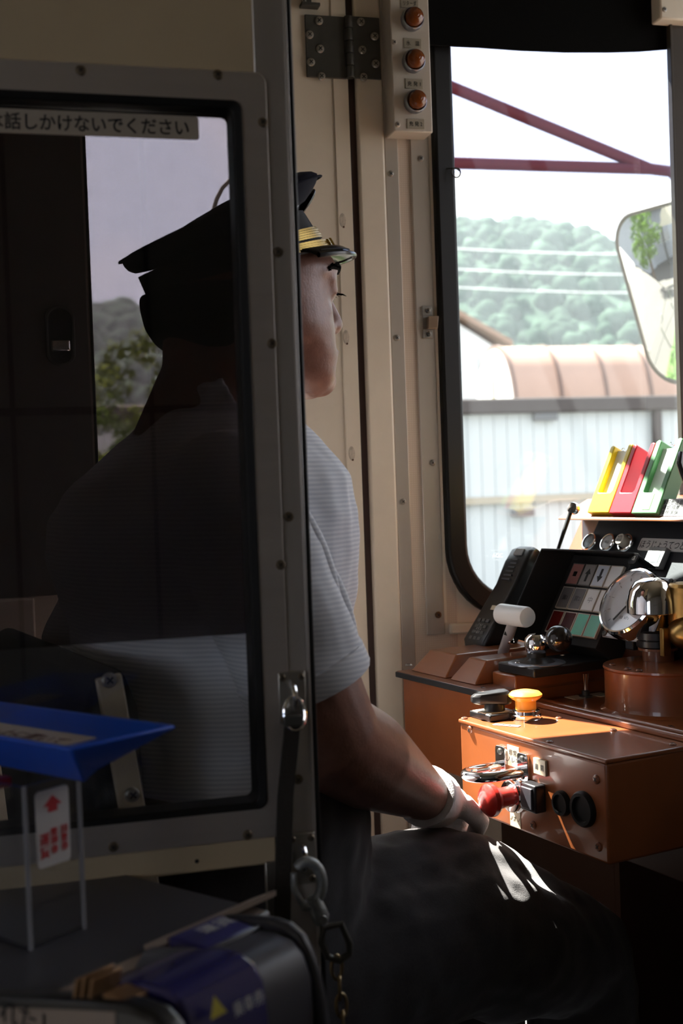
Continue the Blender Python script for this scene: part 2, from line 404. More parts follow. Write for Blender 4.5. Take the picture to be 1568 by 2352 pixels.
# ---- post, aluminium strips, laminate
st(MB().bx(.5025, .512, WY - .001, WY + .02, 0, 2.25), 'trim_1', mat('dark_brown_seal', (.035, .015, .01), .6), label='dark brown rubber seal down the edge of the crew door')
st(MB().bx(.512, .5535, WY - .0085, WY, 0, 2.25), 'trim_2', CREAM, bevel=.004, seg=3, label='cream painted door post beside the crew door')
lam = MB().bx(.5535, .645, WY - .002, WY, .0, 2.25).obj('laminate_panel', LAMIN, wall_left)
sA = st(MB().bx(.5545, .5750, WY - .0045, WY - .002, .0, 2.25), 'trim_3', STRIP, bevel=.0007, label='narrow aluminium strip beside the cream door post')
for (x, y) in ((897, 399), (911, 776), (925, 1152)): screw(YP(x, y, WY - .0045), NY, .0046, sA, STEEL)
sB = MB().bx(.5945, .6235, WY - .0055, WY - .002, .823, 2.25); sB = st(sB, 'trim_4', STRIP, bevel=.0012, label='wide aluminium strip beside the window gasket, ending above the desk')
for (x, y) in ((966, 364), (993, 1063)): screw(YP(x, y, WY - .0055), NY, .0046, sB, STEEL)
q = screw(YP(1006, 1412, WY - .0055), NY, .0052, sB, mat('rusty_steel', (.22, .12, .06), .6, .7, var=.4, vscale=200))
# small steel catch screwed on the strip
ct = empty('window_catch', YP(981, 777, WY - .006), 'small steel catch with two screws on the wide aluminium strip', 'catch')
a = YP(968, 703, WY - .006); c = YP(993, 777, WY - .006)
MB().bx(a.x, c.x, WY - .0085, WY - .0055, a.z - .014, a.z).obj('mounting_plate', STEEL, ct, bevel=.0006)
MB().bx(a.x, c.x, WY - .0085, WY - .0055, c.z, c.z + .013).obj('mounting_plate', STEEL, ct, bevel=.0006)
MB().bx(a.x + .001, c.x - .003, WY - .0075, WY - .0055, c.z + .013, a.z - .014).obj('base_plate', STEEL, ct)
MB().hexa([V(q) for q in ((a.x + .006, WY - .016, c.z + .0135), (c.x + .004, WY - .019, c.z + .0135), (c.x + .004, WY - .006, c.z + .0135), (a.x + .006, WY - .006, c.z + .0135), (a.x + .0075, WY - .016, a.z - .0165), (c.x + .0065, WY - .019, a.z - .0165), (c.x + .0065, WY - .006, a.z - .0165), (a.x + .0075, WY - .006, a.z - .0165))]).obj('catch_block', mat('catch_brown', (.36, .27, .19), .4, .3), ct, bevel=.0007)
screw((a.x + .0085, WY - .0085, a.z - .007), NY, .0042, ct, CHROME); screw((a.x + .0085, WY - .0085, c.z + .0065), NY, .0042, ct, CHROME)

# ---- side window with black gasket
win = empty('window_1', (.9, WY, .87), kind='structure', label='side window with a thick black rubber gasket and rounded corners')
gi = rrect(.664, 1.14, .874, 1.83, .082, 10); go = rrect(.629, 1.175, .839, 1.865, .112, 10)
b = MB(); b.ringpoly([(x, WY - .016, z) for x, z in go], [(x, WY - .010, z) for x, z in gi], (0, .045, 0)); b.obj('gasket', RUBBER, win, bevel=.006, seg=3)
MB().prism([(x, WY + .008, z) for x, z in rrect(.655, 1.15, .865, 1.84, .088, 8)], (0, .005, 0)).obj('pane', PANE, win)
p = YP(1240, 404, WY + .007)
MB().bx(.6685, 1.142, WY + .0062, WY + .0066, p.z, 1.828).obj('sun_film', VISOR, win)
MB().bx(.6235, .628, WY - .004, WY, .84, 1.9).obj('edge_bead', CREAM, win)
for (s, x, y, h) in (('AGC', 1142, 1276, .0085), ('HEATLITE', 1138, 1264, .0035), ('FSS-5', 1139, 1270, .0035), ('1240-', 1140, 1286, .0035), ('LR6', 1118, 1277, .0035)):
    text('glass_mark', s, h, YP(x, y, WY + .0078), (1, 0, 0), ZX, ETCH, win, thick=.00005, bold=.0002 if s == 'AGC' else 0)
# black roller blind hanging over the window top
bz = [YP(x, y, WY - .03) for (x, y) in ((1016, 104), (1100, 108), (1200, 115), (1300, 119), (1400, 119), (1470, 117), (1545, 111), (1620, 105))]
poly = [(.612, WY - .03, bz[0].z)] + [(q.x, WY - .03, q.z) for q in bz] + [(bz[-1].x, WY - .03, 2.1), (.612, WY - .03, 2.1)]
bl = MB().prism(poly, (0, .004, 0)).obj('roller_blind', FABRICB, None, label='black cloth roller blind pulled part way down over the side window', cat='blind')
MB().cyl((.612, WY - .022, 2.115), (1.2, WY - .022, 2.115), .019).obj('roller', BLACKM, bl)
# aluminium edging at the front end of the window and a small cream bracket
xr = YP(1537, 120, WY - .042).x
tr4 = st(MB().bx(xr, xr + .004, WY - .046, WY - .034, .9, 2.25).bx(xr + .004, xr + .05, WY - .043, WY - .034, .9, 2.25), 'trim_5', mat('aged_trim', (.05, .04, .03), .5, 0., var=.15, spec=.3), bevel=.0006, label='brown-grey metal post at the front edge of the side window')
p = YP(1523, 25, WY - .06)
b = MB(); b.bx(p.x - .008, p.x + .05, WY - .065, WY - .036, p.z - .014, p.z + .1)
br = b.obj('blind_bracket', CREAM, None, bevel=.003, label='cream bracket with a screw beside the black blind', cat='bracket')
screw((p.x - .001, WY - .065, p.z), NY, .004, br)
# sill piece under the window
st(MB().bx(.63, 1.3, WY - .012, WY, .822, .838), 'trim_6', CREAM, bevel=.003, label='cream sill below the side window gasket')
p = YP(1047, 397, WY - .02)
b = MB(); b.tube([p + V((.007 * math.cos(t), -.001 * math.sin(2 * t), .007 * math.sin(t))) for t in [i * math.pi / 8 for i in range(16)]], .0011, 8, closed=True)
cr_ = b.obj('split_ring', GUN, None, label='small dark wire ring hooked at the edge of the window film', cat='ring')
b = MB(); b.tube([p + V((-.012, .008, .008)), p + V((-.006, .002, .007)), p + V((.001, -.001, .006)), p + V((.006, .0, .003))], .0011, 8); b.obj('ring_hook', GUN, cr_)

# ---- indicator lamp box
bx0 = YP(884, 312, WY).x; fy = WY - .044
a = YP(904, 301, fy); c = YP(994, 304, fy)
box = empty('indicator_lamp_box', (bx0 + .03, fy, a.z), 'cream metal box with a column of amber indicator lamps', 'lamp box')
MB().bx(bx0, c.x, fy, WY - .004, a.z, 2.0).obj('housing', mat('cream_box_paint', (.56, .50, .42), .4, var=.06), box, bevel=.0018)
AMBER = mat('amber_lens', (.18, .042, .005), .18, coat=.6)
for k, (x, y) in enumerate(((944, 47), (947, 143), (951, 236))):
    p = YP(x, y, fy)
    lampo = empty('indicator_lamp', p, parent=box)
    MB().lathe(p, NY, [(.0165, 0), (.0170, .004), (.0165, .010), (.0150, .012), (.0140, .011), (.0135, .009), (.0135, 0)], 32).obj('lamp_bezel', mat('grey_zinc', (.30, .31, .34), .35, .9), lampo)
    prof = [(.0128, .008), (.0130, .016), (.0127, .018)]
    for j in range(6):
        t = R(12 + 78 * j / 5); prof += [(.0127 * math.cos(t), .018 + .0085 * math.sin(t)), (.0127 * math.cos(t) - .0006, .0184 + .0085 * math.sin(t))]
    prof.append((0, .0268)); MB().lathe(p, NY, prof, 32).obj('lamp_lens', AMBER, lampo, smooth=20)
for (x, y, s) in ((940, 8, 'リターダ'), (947, 100, '水　温'), (950, 193, '充 発 1'), (954, 285, '充 発 2')):
    p = YP(x, y, fy)
    pl = MB().bx(p.x - .0135, p.x + .0135, fy - .0012, fy, p.z - .0072, p.z + .0072).obj('nameplate', PLATE, box, bevel=.0004)
    text('plate_text', s, .0075, p + V((0, -.0013, 0)), (1, 0, 0), ZX, TEXT, pl, width=.020, thick=.0001)
for (x, y) in ((905, 97), (913, 286)): screw(YP(x, y, fy), NY, .0040, box, mat('cream_screw', (.55, .48, .40), .4, .5))

# ---- partition door with a window, on the camera's side of the driver
PY = .90
def X(px, py=1000): return YP(px, py, PY).x
door2 = empty('door_2', (.0, PY, 0), kind='structure', label='aluminium framed partition door with a dark film on its glass')
xs0, xf1, xf0, xg = X(690), X(641), X(581), X(560)
zt = YP(300, 150, PY).z; zi = YP(300, 222, PY).z; zg = YP(300, 240, PY).z
zb = YP(400, 1948, PY).z; zj = YP(400, 1876, PY).z; zh = YP(400, 1862, PY).z; zc = YP(400, 2014, PY).z
XL = -.40
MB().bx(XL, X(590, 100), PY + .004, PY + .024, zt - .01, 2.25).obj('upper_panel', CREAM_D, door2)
MB().bx(X(583, 100), xs0 - .0005, PY + .003, PY + .028, zb - .02, 2.25).obj('edge_stile', ALU, door2, bevel=.001)
MB().bx(X(612), xs0 - .0005, PY + .003, PY + .028, 0, zb - .02).obj('lower_stile', ALU, door2, bevel=.001)
MB().bx(xs0 - .0007, xs0 + .0012, PY + .001, PY + .030, 0, 2.25).obj('edge_lip', ALU, door2, bevel=.0004)
MB().bx(xs0 + .0012, X(708), PY + .004, PY + .034, 0, 2.25).obj('edge_seal', RUBBER, door2, bevel=.003, seg=3)
b = MB(); b.ringpoly([(x, PY, z) for x, z in rrect(XL + .02, xf1, zb, zt, .008, 5)], [(x, PY - .001, z) for x, z in rrect(XL + .05, xf0, zj, zi, .006, 5)], (0, .005, 0))
wf = b.obj('window_frame', ALU_H, door2, bevel=.0008)
b = MB(); b.ringpoly([(x, PY - .003, z) for x, z in rrect(XL + .045, xf0 + .0005, zj - .0005, zi + .0005, .007, 6)], [(x, PY - .001, z) for x, z in rrect(XL + .057, xg, zh, zg, .005, 6)], (0, .026, 0))
b.obj('window_gasket', RUBBER, door2, bevel=.0015)
MB().bx(XL + .05, xg + .003, PY + .010, PY + .014, zh - .003, zg + .003).obj('window_pane', PANE_F, door2)
zfilm = YP(300, 1473, PY + .0145).z
MB().bx(XL + .056, xg - .0012, PY + .0144, PY + .0148, zfilm, zg - .0006).obj('smoke_film', SMOKE, door2)
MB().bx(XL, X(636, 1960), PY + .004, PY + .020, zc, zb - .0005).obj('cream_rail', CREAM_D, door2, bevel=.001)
SCR = mat('brown_steel_screw', (.22, .18, .13), .4, .9)
for (x, y) in ((185, 162), (500, 172), (603, 281), (624, 789), (644, 1297), (260, 1945), (568, 1917)): screw(YP(x, y, PY - .0004), NY, .0038, wf, SCR)
for (x, y) in ((638, 579), (662, 1187), (684, 1790)): screw(YP(x, y, PY + .003), NY, .0038, wf, SCR)
screw(YP(452, 1978, PY + .004), NY, .0016, door2, TEXT, name='rivet')
# sticker with the notice
sx1 = X(461, 290) ; sz0, sz1 = YP(300, 316, PY + .0098).z, YP(300, 261, PY + .0098).z
stk = MB().prism([(x, PY + .0096, z) for x, z in rrect(sx1 - .196, sx1, sz0, sz1, .0025, 4)], (0, .0004, 0)).obj('notice_sticker', mat('beige_sticker', (.42, .36, .29), .5), None, label='beige notice strip with black Japanese lettering on the partition glass', cat='sticker')
text('lettering', '運転中は話しかけないでください', .0128, V(((2 * sx1 - .196) / 2, PY + .0095, (sz0 + sz1) / 2)), (1, 0, 0), ZX, TEXT, stk, width=.181, thick=.0001, bold=.0002)
# light coloured metal flap hinge low on the partition
MB().bx(X(612, 2050), X(640, 2050), PY + .002, PY + .006, YP(620, 2185, PY).z, zc + .002).obj('hinge_plate', STEEL, door2, bevel=.001)

# ================================================================== THE DRIVER
LC = 1.15                                      # the driver's centre line across the cab
nose = LP(780, 745, LC); HF = FX.dot(nose) - .106; HZ = nose.z - .079
def hd(a, b, h): return fl(HF + a, LC + b, HZ + h)
def remeshed(mb, name, m, parent, voxel, smooth=6, label=None, cat=None, disp=0):
    me = bpy.data.meshes.new(name); me.from_pydata([tuple(p) for p in mb.v], [], mb.f); fix(me, 0)
    o = bpy.data.objects.new(name, me); COL.objects.link(o)
    r = o.modifiers.new('r', 'REMESH'); r.mode = 'VOXEL'; r.voxel_size = voxel
    q = o.modifiers.new('s', 'SMOOTH'); q.iterations = smooth; q.factor = .5
    if disp:
        tx = bpy.data.textures.new(name + '_folds', 'CLOUDS'); tx.noise_scale = .07
        d = o.modifiers.new('d', 'DISPLACE'); d.texture = tx; d.strength = disp; d.mid_level = .5; d.texture_coords = 'GLOBAL'
    bpy.context.view_layer.update()
    m2 = bpy.data.meshes.new_from_object(o.evaluated_get(bpy.context.evaluated_depsgraph_get()))
    bpy.data.objects.remove(o); bpy.data.meshes.remove(me)
    lo = V([min(v.co[i] for v in m2.vertices) for i in range(3)]); hi = V([max(v.co[i] for v in m2.vertices) for i in range(3)])
    org = V(((lo.x + hi.x) / 2, (lo.y + hi.y) / 2, lo.z))
    for v in m2.vertices: v.co -= org
    for p in m2.polygons: p.use_smooth = True
    m2.name = name; m2.materials.clear(); m2.materials.append(m)
    o = bpy.data.objects.new(name, m2); COL.objects.link(o); place(o, org, parent)
    return tag(o, label, cat)
def hring(f, b, w, e=2.3, n=40, out=0.):
    """head or cap ring: f and b are (forward, height) of the front and back points, w the half width"""
    c = ((f[0] + b[0]) / 2); A = (f[0] - b[0]) / 2 + out; w = w + out; r = []
    for j in range(n):
        t = 2 * math.pi * j / n; ct, s_ = math.cos(t), math.sin(t)
        x = abs(ct) ** (2 / e) * (1 if ct >= 0 else -1); y = abs(s_) ** (2 / e) * (1 if s_ >= 0 else -1)
        k = (x + 1) / 2
        r.append(hd(c + A * x, w * y, b[1] + (f[1] - b[1]) * k))
    return r
def ell(zz, F, L, rF, rL, n=28, e=2.2):
    r = []
    for j in range(n):
        t = 2 * math.pi * j / n; ct, s_ = math.cos(t), math.sin(t)
        r.append(fl(F + rF * abs(ct) ** (2 / e) * (1 if ct >= 0 else -1), L + rL * abs(s_) ** (2 / e) * (1 if s_ >= 0 else -1), zz))
    return r
person = empty('person', fl(.45, LC, 0), 'person in navy peaked cap and striped short-sleeved shirt seated at the controls', 'person')
# joints
shR = LP(528, 1150, .965); elR = LP(757, 1695, .955); wrR = LP(990, 1836, 1.105)
shL = fl(.475, LC + .185, shR.z); elL = fl(.375, LC + .225, .80); wrL = LP(682, 1648, 1.285)
hipR = fl(.44, LC - .075, .59); knR = LP(1322, 2190, 1.10); anR = fl(FX.dot(knR) + .02, 1.10, .09)
hipL = fl(.44, LC + .09, .565); knL = fl(FX.dot(knR) - .01, 1.285, knR.z - .03); anL = fl(FX.dot(knL) + .06, 1.29, .09)
def limb(mb, pts, rs, n=18): # smooth tapered limb
    P_, R_ = [], []
    for i in range(len(pts) - 1):
        for k in range(6):
            t = k / 6; P_.append(V(pts[i]).lerp(V(pts[i + 1]), t)); R_.append(rs[i] + (rs[i + 1] - rs[i]) * t)
    P_.append(V(pts[-1])); R_.append(rs[-1])
    mb.tube(P_, R_, n); mb.ball(P_[0], R_[0]); mb.ball(P_[-1], R_[-1]); return mb
body = MB()
prof = [(.186, .0, -.02, .015), (.183, .015, -.036, .033), (.176, .034, -.054, .048), (.166, .052, -.070, .060), (.155, .069, -.084, .068), (.145, .088, -.099, .0735), (.138, .0925, -.101, .0755), (.128, .0925, -.103, .077), (.114, .0845, -.101, .0775),
        (.102, .084, -.098, .077), (.088, .0865, -.092, .076), (.070, .0885, -.082, .0745), (.055, .0905, -.070, .067), (.040, .0935, -.058, .061), (.028, .0915, -.048, .055), (.016, .0920, -.040, .049), (.006, .085, -.032, .042), (-.002, .068, -.025, .032)]
body.rings([hring((f, h), (b_, h + (.03 if h < .05 else (-.036 if h > .15 else (-.030 if h > .137 else (-.02 if h > .12 else 0))))), w_) for h, f, b_, w_ in prof])
B3 = Matrix((FX, LX, ZX)).transposed()
for (a, b_, h, r_, sc) in ((.0950, 0, .0785, .0138, (1, .95, .9)), (.084, .0125, .0735, .0100, (1.1, 1, .8)), (.084, -.0125, .0735, .0100, (1.1, 1, .8)),
        (.0880, 0, .0475, .0125, (.95, 1.9, .45)), (.0875, 0, .0385, .0125, (.9, 1.7, .5)), (.079, 0, .0175, .0175, (1, 1.25, .95)),
        (.055, .041, .085, .020, (1, .9, .8)), (.055, -.041, .085, .020, (1, .9, .8)), (.0725, .031, .1085, .0140, (.95, 1.35, .95)), (.0725, -.031, .1085, .0140, (.95, 1.35, .95)), (.070, .036, .118, .012, (1, 1.6, .9)), (.070, -.036, .118, .012, (1, 1.6, .9)),
        (-.012, .078, .09, .03, (.45, .28, 1)), (-.012, -.078, .09, .03, (.45, .28, 1))):
    body.ball(hd(a, b_, h), r_, sc=sc, basis=B3)
body.tube([hd(.083, 0, .120), hd(.088, 0, .104), hd(.095, 0, .084)], [.0085, .0085, .0115], 12)
for s_ in (1, -1): body.tube([hd(.088, .008 * s_, .127), hd(.0855, .026 * s_, .1300), hd(.0755, .045 * s_, .1285), hd(.054, .062 * s_, .123)], [.0055, .0065, .0065, .005], 10)
neck0 = fl(HF - .075, LC, HZ - .075)
limb(body, [neck0, hd(-.035, 0, .02), hd(-.03, 0, .07)], [.064, .058, .06])
limb(body, [shR, shR.lerp(elR, .5), elR, elR.lerp(wrR, .28), elR.lerp(wrR, .7), wrR], [.052, .049, .0455, .0475, .034, .0235])
limb(body, [shL, shL.lerp(elL, .5), elL, elL.lerp(wrL, .3), wrL], [.052, .048, .043, .042, .0235])
def torso(mb, o=0.):
    rows = [(.56, .44, .125, .165), (.64, .445, .135, .175), (.76, .45, .128, .168), (.86, .452, .122, .166), (.93, .453, .125, .172), (.99, .447, .140, .178), (1.03, .448, .138, .180), (1.065, .456, .122, .172), (1.095, .466, .098, .135), (1.118, .472, .076, .092), (1.135, .474, .064, .07)]
    mb.rings([ell(z + (o * .3 if z > 1.1 else 0), F, LC, rF + o, rL + o) for z, F, rF, rL in rows]); return mb
torso(body, -.012)
thR = [hipR, LP(1020, 1903, 1.10) - ZX * .089, LP(1150, 1950, 1.10) - ZX * .086 - FX * .02, knR, knR.lerp(anR, .4), anR]
thL = [hipL, fl(.66, 1.27, .535), fl(.775, 1.28, .505), knL, knL.lerp(anL, .4), anL]
for th_ in (thR, thL): limb(body, th_, [.088, .082, .075, .055, .052, .036])
for an in (anR, anL): limb(body, [an, an + FX * .06 - ZX * .03, an + FX * .15 - ZX * .045], [.036, .038, .028])
remeshed(body, 'body', SKIN, person, .0030, 10)
# shirt with short sleeves
shirt = MB(); torso(shirt, .006)
shirt.tube([fl(.474, LC, 1.125), fl(HF - .066, LC, HZ - .035)], [.073, .0655], 24)
hemR = shR.lerp(elR, .77); hemL = shL.lerp(elL, .72)
limb_pts = [shR + V((0, .03, .0)), shR, shR.lerp(elR, .4), hemR]
shirt.tube([shR.lerp(fl(.46, LC, 1.03), .5), shR, shR.lerp(elR, .35), hemR], [.072, .062, .058, .0575], 24); shirt.ball(shR, .062)
shirt.tube([shL.lerp(fl(.46, LC, 1.03), .5), shL, shL.lerp(elL, .35), hemL], [.075, .068, .066, .066], 24); shirt.ball(shL, .068)
so = remeshed(shirt, 'shirt', SHIRT, person, .004, 4, disp=.012)
for h_, e_, r_ in ((hemR, (elR - shR).normalized(), .058), (hemL, (elL - shL).normalized(), .0665)):
    MB().lathe(h_ - e_ * .021, e_, [(r_ - .001, 0), (r_ + .0012, .001), (r_ + .0016, .020), (r_ + .0004, .0225), (r_ - .004, .0225)], 32).obj('sleeve_hem', SHIRT, so)
# pressed folds running down the sleeve
ax = (elR - shR).normalized(); sd = FX - ax * FX.dot(ax); sd.normalize(); ot = ax.cross(sd)
for ang, t0, t1, off in ((8, .12, .70, .0), (-20, .25, .74, .0), (34, .05, .55, .0)):
    c_, s_ = math.cos(R(ang)), math.sin(R(ang)); d_ = sd * c_ + ot * s_
    if (d_.y > 0 and ang < 0): d_ = sd * c_ - ot * s_
    MB().tube([shR.lerp(elR, t0 + (t1 - t0) * k / 8) + d_ * (.0550 - .0015 * k / 8 - .004 * abs(k / 4 - 1) ** 2) for k in range(9)], [.0035 + .0055 * math.sin(math.pi * (k + .4) / 8.8) for k in range(9)], 12).obj('sleeve_fold', SHIRT, so)
# trousers, belt
tr = MB()
tr.rings([ell(z, F, LC, rF, rL) for z, F, rF, rL in ((.49, .46, .10, .15), (.53, .45, .13, .175), (.60, .445, .143, .183), (.68, .448, .148, .188), (.74, .45, .146, .186), (.785, .451, .143, .182))])
for th_ in (thR, thL): limb(tr, th_[:-1] + [th_[-1] + ZX * .02], [.098, .0915, .085, .066, .066, .062])
limb(tr, [hipR - LX * .03 - ZX * .01, thR[1] - LX * .036 - ZX * .008, thR[2] - LX * .034 - ZX * .006, knR - LX * .006], [.088, .0815, .0765, .062])
remeshed(tr, 'trousers', TROUS, person, .005, 5, disp=.014)
for an, L_ in ((anR, 1.10), (anL, 1.29)):
    MB().ball(an + FX * .07 - ZX * .045, .05, sc=(2.6, .9, .9), basis=B3).obj('shoe', PATENT, person)
# white gloves with separate fingers
def glove(wr, fwd, up, name, arm, curl=1.0):
    fwd = V(fwd).normalized(); up = (V(up) - fwd * V(up).dot(fwd)).normalized(); side = fwd.cross(up)   # side points to the thumb
    g = MB()
    arm = V(arm).normalized(); g.tube([wr - arm * .020, wr, wr + fwd * .012, wr + fwd * .030], [.0330, .0310, .0310, .0315], 20)
    g.ball(wr + fwd * .045, .034, sc=(1.05, 1.05, .66), basis=Matrix((fwd, side, up)).transposed())
    for k, ln in enumerate((.032, .036, .034, .028)):
        b0 = wr + fwd * .068 + side * (.025 - .0165 * k)
        j1 = b0 + (fwd * .75 - up * .55 * curl).normalized() * ln
        j2 = j1 + (fwd * .05 - up * curl).normalized() * ln * .72
        j3 = j2 + (-fwd * .75 - up * .5 * curl).normalized() * ln * .5
        limb(g, [b0 - fwd * .02, b0, j1, j2, j3], [.0100, .0095, .0088, .0082, .0072], 12)
    t0 = wr + fwd * .035 + side * .030; t1 = t0 + (fwd * .7 + side * .45 - up * .35).normalized() * .034; t2 = t1 + (fwd * .7 - side * .25 - up * .65).normalized() * .028
    limb(g, [t0, t1, t2], [.013, .011, .0095], 12)
    o = remeshed(g, name, GLOVE, person, .0026, 4, disp=.004)
    MB().lathe(wr - arm * .0215, arm, [(.0300, 0), (.0328, .0008), (.0330, .006), (.0318, .0075)], 28).obj('glove_cuff', GLOVE, o)
    return o
glove(wrR + V((0, 0, 0)), (wrR - elR).normalized() * .7 + LX * .45 + FX * .25 - ZX * .02, ZX + FX * .25, 'glove', wrR - elR)
glove(wrL, (wrL - elL).normalized() * .6 + FX * .6 + ZX * .02, ZX + FX * .1, 'glove', wrL - elL)
# hair and brows
hair = MB()
hair.rings([hring((f, h + .004), (b_ - .006, h), w_ + .004) for h, f, b_, w_ in ((.045, -.03, -.066, .055), (.06, -.022, -.084, .0725), (.075, -.012, -.095, .0765), (.09, -.004, -.100, .078), (.105, .0, -.101, .0775))])
remeshed(hair, 'hair', HAIR, person, .004, 2, disp=.008)
from mathutils.bvhtree import BVHTree
bobj = [o for o in person.children if o.name.startswith('body')][0]
bo = wloc(bobj); bvh = BVHTree.FromPolygons([v.co + bo for v in bobj.data.vertices], [p.vertices[:] for p in bobj.data.polygons])
def onskin(a, b_, h, lift=0.):
    t_ = hd(0, b_ * .35, h); p = hd(a + .05, b_ * 1.25, h); d = (t_ - p).normalized()
    hit = bvh.ray_cast(p, d)
    return hit[0] + hit[1] * lift if hit[0] is not None else hd(a, b_, h)
for s_ in (-1, 1):
    hr = random.Random(4)
    br = MB()
    line = [(.09, .012, .1255), (.09, .022, .1300), (.085, .034, .1320), (.076, .046, .1315), (.062, .058, .1295), (.045, .068, .1255)]
    pts = []
    for k in range(len(line) - 1):
        for q in range(5):
            t = q / 5; pts.append(tuple((line[k][n] + (line[k + 1][n] - line[k][n]) * t) * (s_ if n == 1 else 1) for n in range(3)))
    br.tube([onskin(a, b_, h, .0004) for a, b_, h in pts], [.0014 + .0026 * math.sin(math.pi * (k + 1) / (len(pts) + 1)) for k in range(len(pts))], 8)
    for k in range(70):
        a, b_, h = pts[hr.randrange(len(pts))]; q = onskin(a, b_, h + hr.uniform(-.003, .003), .0005)
        br.tube([q, q + LX * .003 * s_ + ZX * hr.uniform(-.001, .002) + FX * .0012, q + LX * .006 * s_ + ZX * hr.uniform(-.002, .0015)], [.0006, .0005, .0001], 4)
    br.obj('eyebrow', HAIR, person)
    la = MB(); lp2 = [onskin(.09, (.018 + .030 * k / 8) * s_, .1035 + .0030 * math.sin(math.pi * k / 8), .0006) for k in range(9)]
    la.tube(lp2, [.0006, .001, .0014, .0016, .0016, .0016, .0014, .001, .0006], 8)
    for k in range(1, 9):
        q = lp2[k]; la.tube([q, q + FX * .0045 - ZX * .0010 + LX * .0006 * k * s_, q + FX * .0065 - ZX * .0028 + LX * .0010 * k * s_], [.0005, .0004, .0001], 5)
    la.obj('eyelashes', HAIR, person)
    MB().ball(onskin(.09, .033 * s_, .0985, -.0032), .0052, sc=(.8, 1.5, .75), basis=B3).obj('eye', mat('eye_dark', (.05, .035, .03), .15), person)
# ---- peaked cap
CAP = [((.085, .153), (-.103, .101), .079), ((.072, .173), (-.108, .112), .0795), ((.057, .192), (-.111, .121), .080), ((.066, .212), (-.121, .127), .096), ((.0745, .226), (-.128, .136), .104), ((.070, .232), (-.124, .143), .101), ((.04, .229), (-.095, .152), .078), ((-.01, .206), (-.045, .186), .03)]
cap = MB(); cap.rings([hring(f, b_, w_, 2.05, 48) for f, b_, w_ in CAP[2:]])
cap = cap.obj('cap', NAVY, person, smooth=60, sub=1)
def capband(t0, t1, out, a0, a1, n=40, thick=.0025):
    def pt(t, ang, o):
        i = min(int(t), 1); k = t - i
        f0, b0, w0 = CAP[i]; f1, b1, w1 = CAP[i + 1]
        f = [f0[q] + (f1[q] - f0[q]) * k for q in (0, 1)]; b_ = [b0[q] + (b1[q] - b0[q]) * k for q in (0, 1)]; w_ = w0 + (w1 - w0) * k
        c = (f[0] + b_[0]) / 2; A = (f[0] - b_[0]) / 2 + o; x, y = math.cos(ang), math.sin(ang)
        return hd(c + A * x, (w_ + o) * y, b_[1] + (f[1] - b_[1]) * (x + 1) / 2)
    m = MB(); rs = []
    for j in range(n + 1):
        a = R(a0 + (a1 - a0) * j / n); rs.append([pt(t0, a, out), pt(t0, a, out + thick), pt(t1, a, out + thick), pt(t1, a, out)])
    full = abs(a1 - a0) >= 359
    m.rings(rs[:-1] if full else rs, closed=full); return m
capband(0, 2.0, -.003, 0, 360, 48, .004).obj('cap_band', mat('ribbed_black_band', (.006, .006, .007), .8), cap, smooth=60)
for k in range(5): capband(.62 + .11 * k, .71 + .11 * k, .0012, -78, 78, 40, .0016 + .0006 * (k % 2)).obj('gold_braid', GOLD, cap, smooth=60)
for k in range(4): capband(.05 + .115 * k, .155 + .115 * k, .003, -95, 95, 44, .0022 + .0008 * (k % 2)).obj('gold_braid', GOLD, cap, smooth=60)
for s_ in (-1, 1):
    for k in range(3): capband(.0 + .17 * k, .16 + .17 * k, .0055, s_ * 2 if s_ > 0 else -34, 34 if s_ > 0 else -2, 14, .003).obj('gold_braid', GOLD, cap, smooth=60)
    capband(-.0, .58, .0088, 22 * s_ - 3.5, 22 * s_ + 3.5, 6, .0022).obj('gold_knot', GOLD, cap, smooth=60)
# patent visor
vz = []
def visor_pt(k, ang, top):   # k 0 at the band, 1 at the rim
    x, y = math.cos(ang), math.sin(ang)
    i = (-.010 + .096 * x, .080 * y, .100 + (.153 - .100) * (x * .096 + .095) / .19); o = (.022 + .094 * x, .083 * y, .1465 - .016 * (1 - x) + .001)
    q = [i[n] + (o[n] - i[n]) * k for n in range(3)]
    return hd(q[0], q[1], q[2] + .010 * math.sin(math.pi * k) * .5 + (.0016 if top else -.0016))
N, K = 40, 8; rs = []
for j in range(N + 1):
    a = R(-78 + 156 * j / N)
    rs.append([visor_pt(k / K, a, True) for k in range(K + 1)] + [visor_pt(1 - k / K, a, False) for k in range(K + 1)])
vi = MB().rings(rs).obj('cap_visor', PATENT, cap, smooth=50)
MB().tube([visor_pt(1, R(-78 + 156 * j / N), True) - ZX * .0016 for j in range(N + 1)], .0028, 10).obj('visor_rim', PATENT, vi)
MB().tube([visor_pt(.82, R(-72 + 144 * j / N), True) + ZX * .0003 for j in range(N + 1)], .0006, 6).obj('visor_stitching', BLACKM, vi)
# badge standing at the crown front, side piping
MB().ball(hd(.069, 0, .204), .018, sc=(.22, .75, 1.1), basis=Matrix((V(FX) * .82 - ZX * .57, LX, FX * .57 + ZX * .82)).transposed()).obj('cap_badge', PATENT, cap)
MB().tube(hring(*[((CAP[4][0][0] + .001), CAP[4][0][1]), ((CAP[4][1][0] - .001), CAP[4][1][1])], CAP[4][2] + .001, 2.05, 60), .0012, 6, closed=True).obj('cap_piping', NAVY, cap)

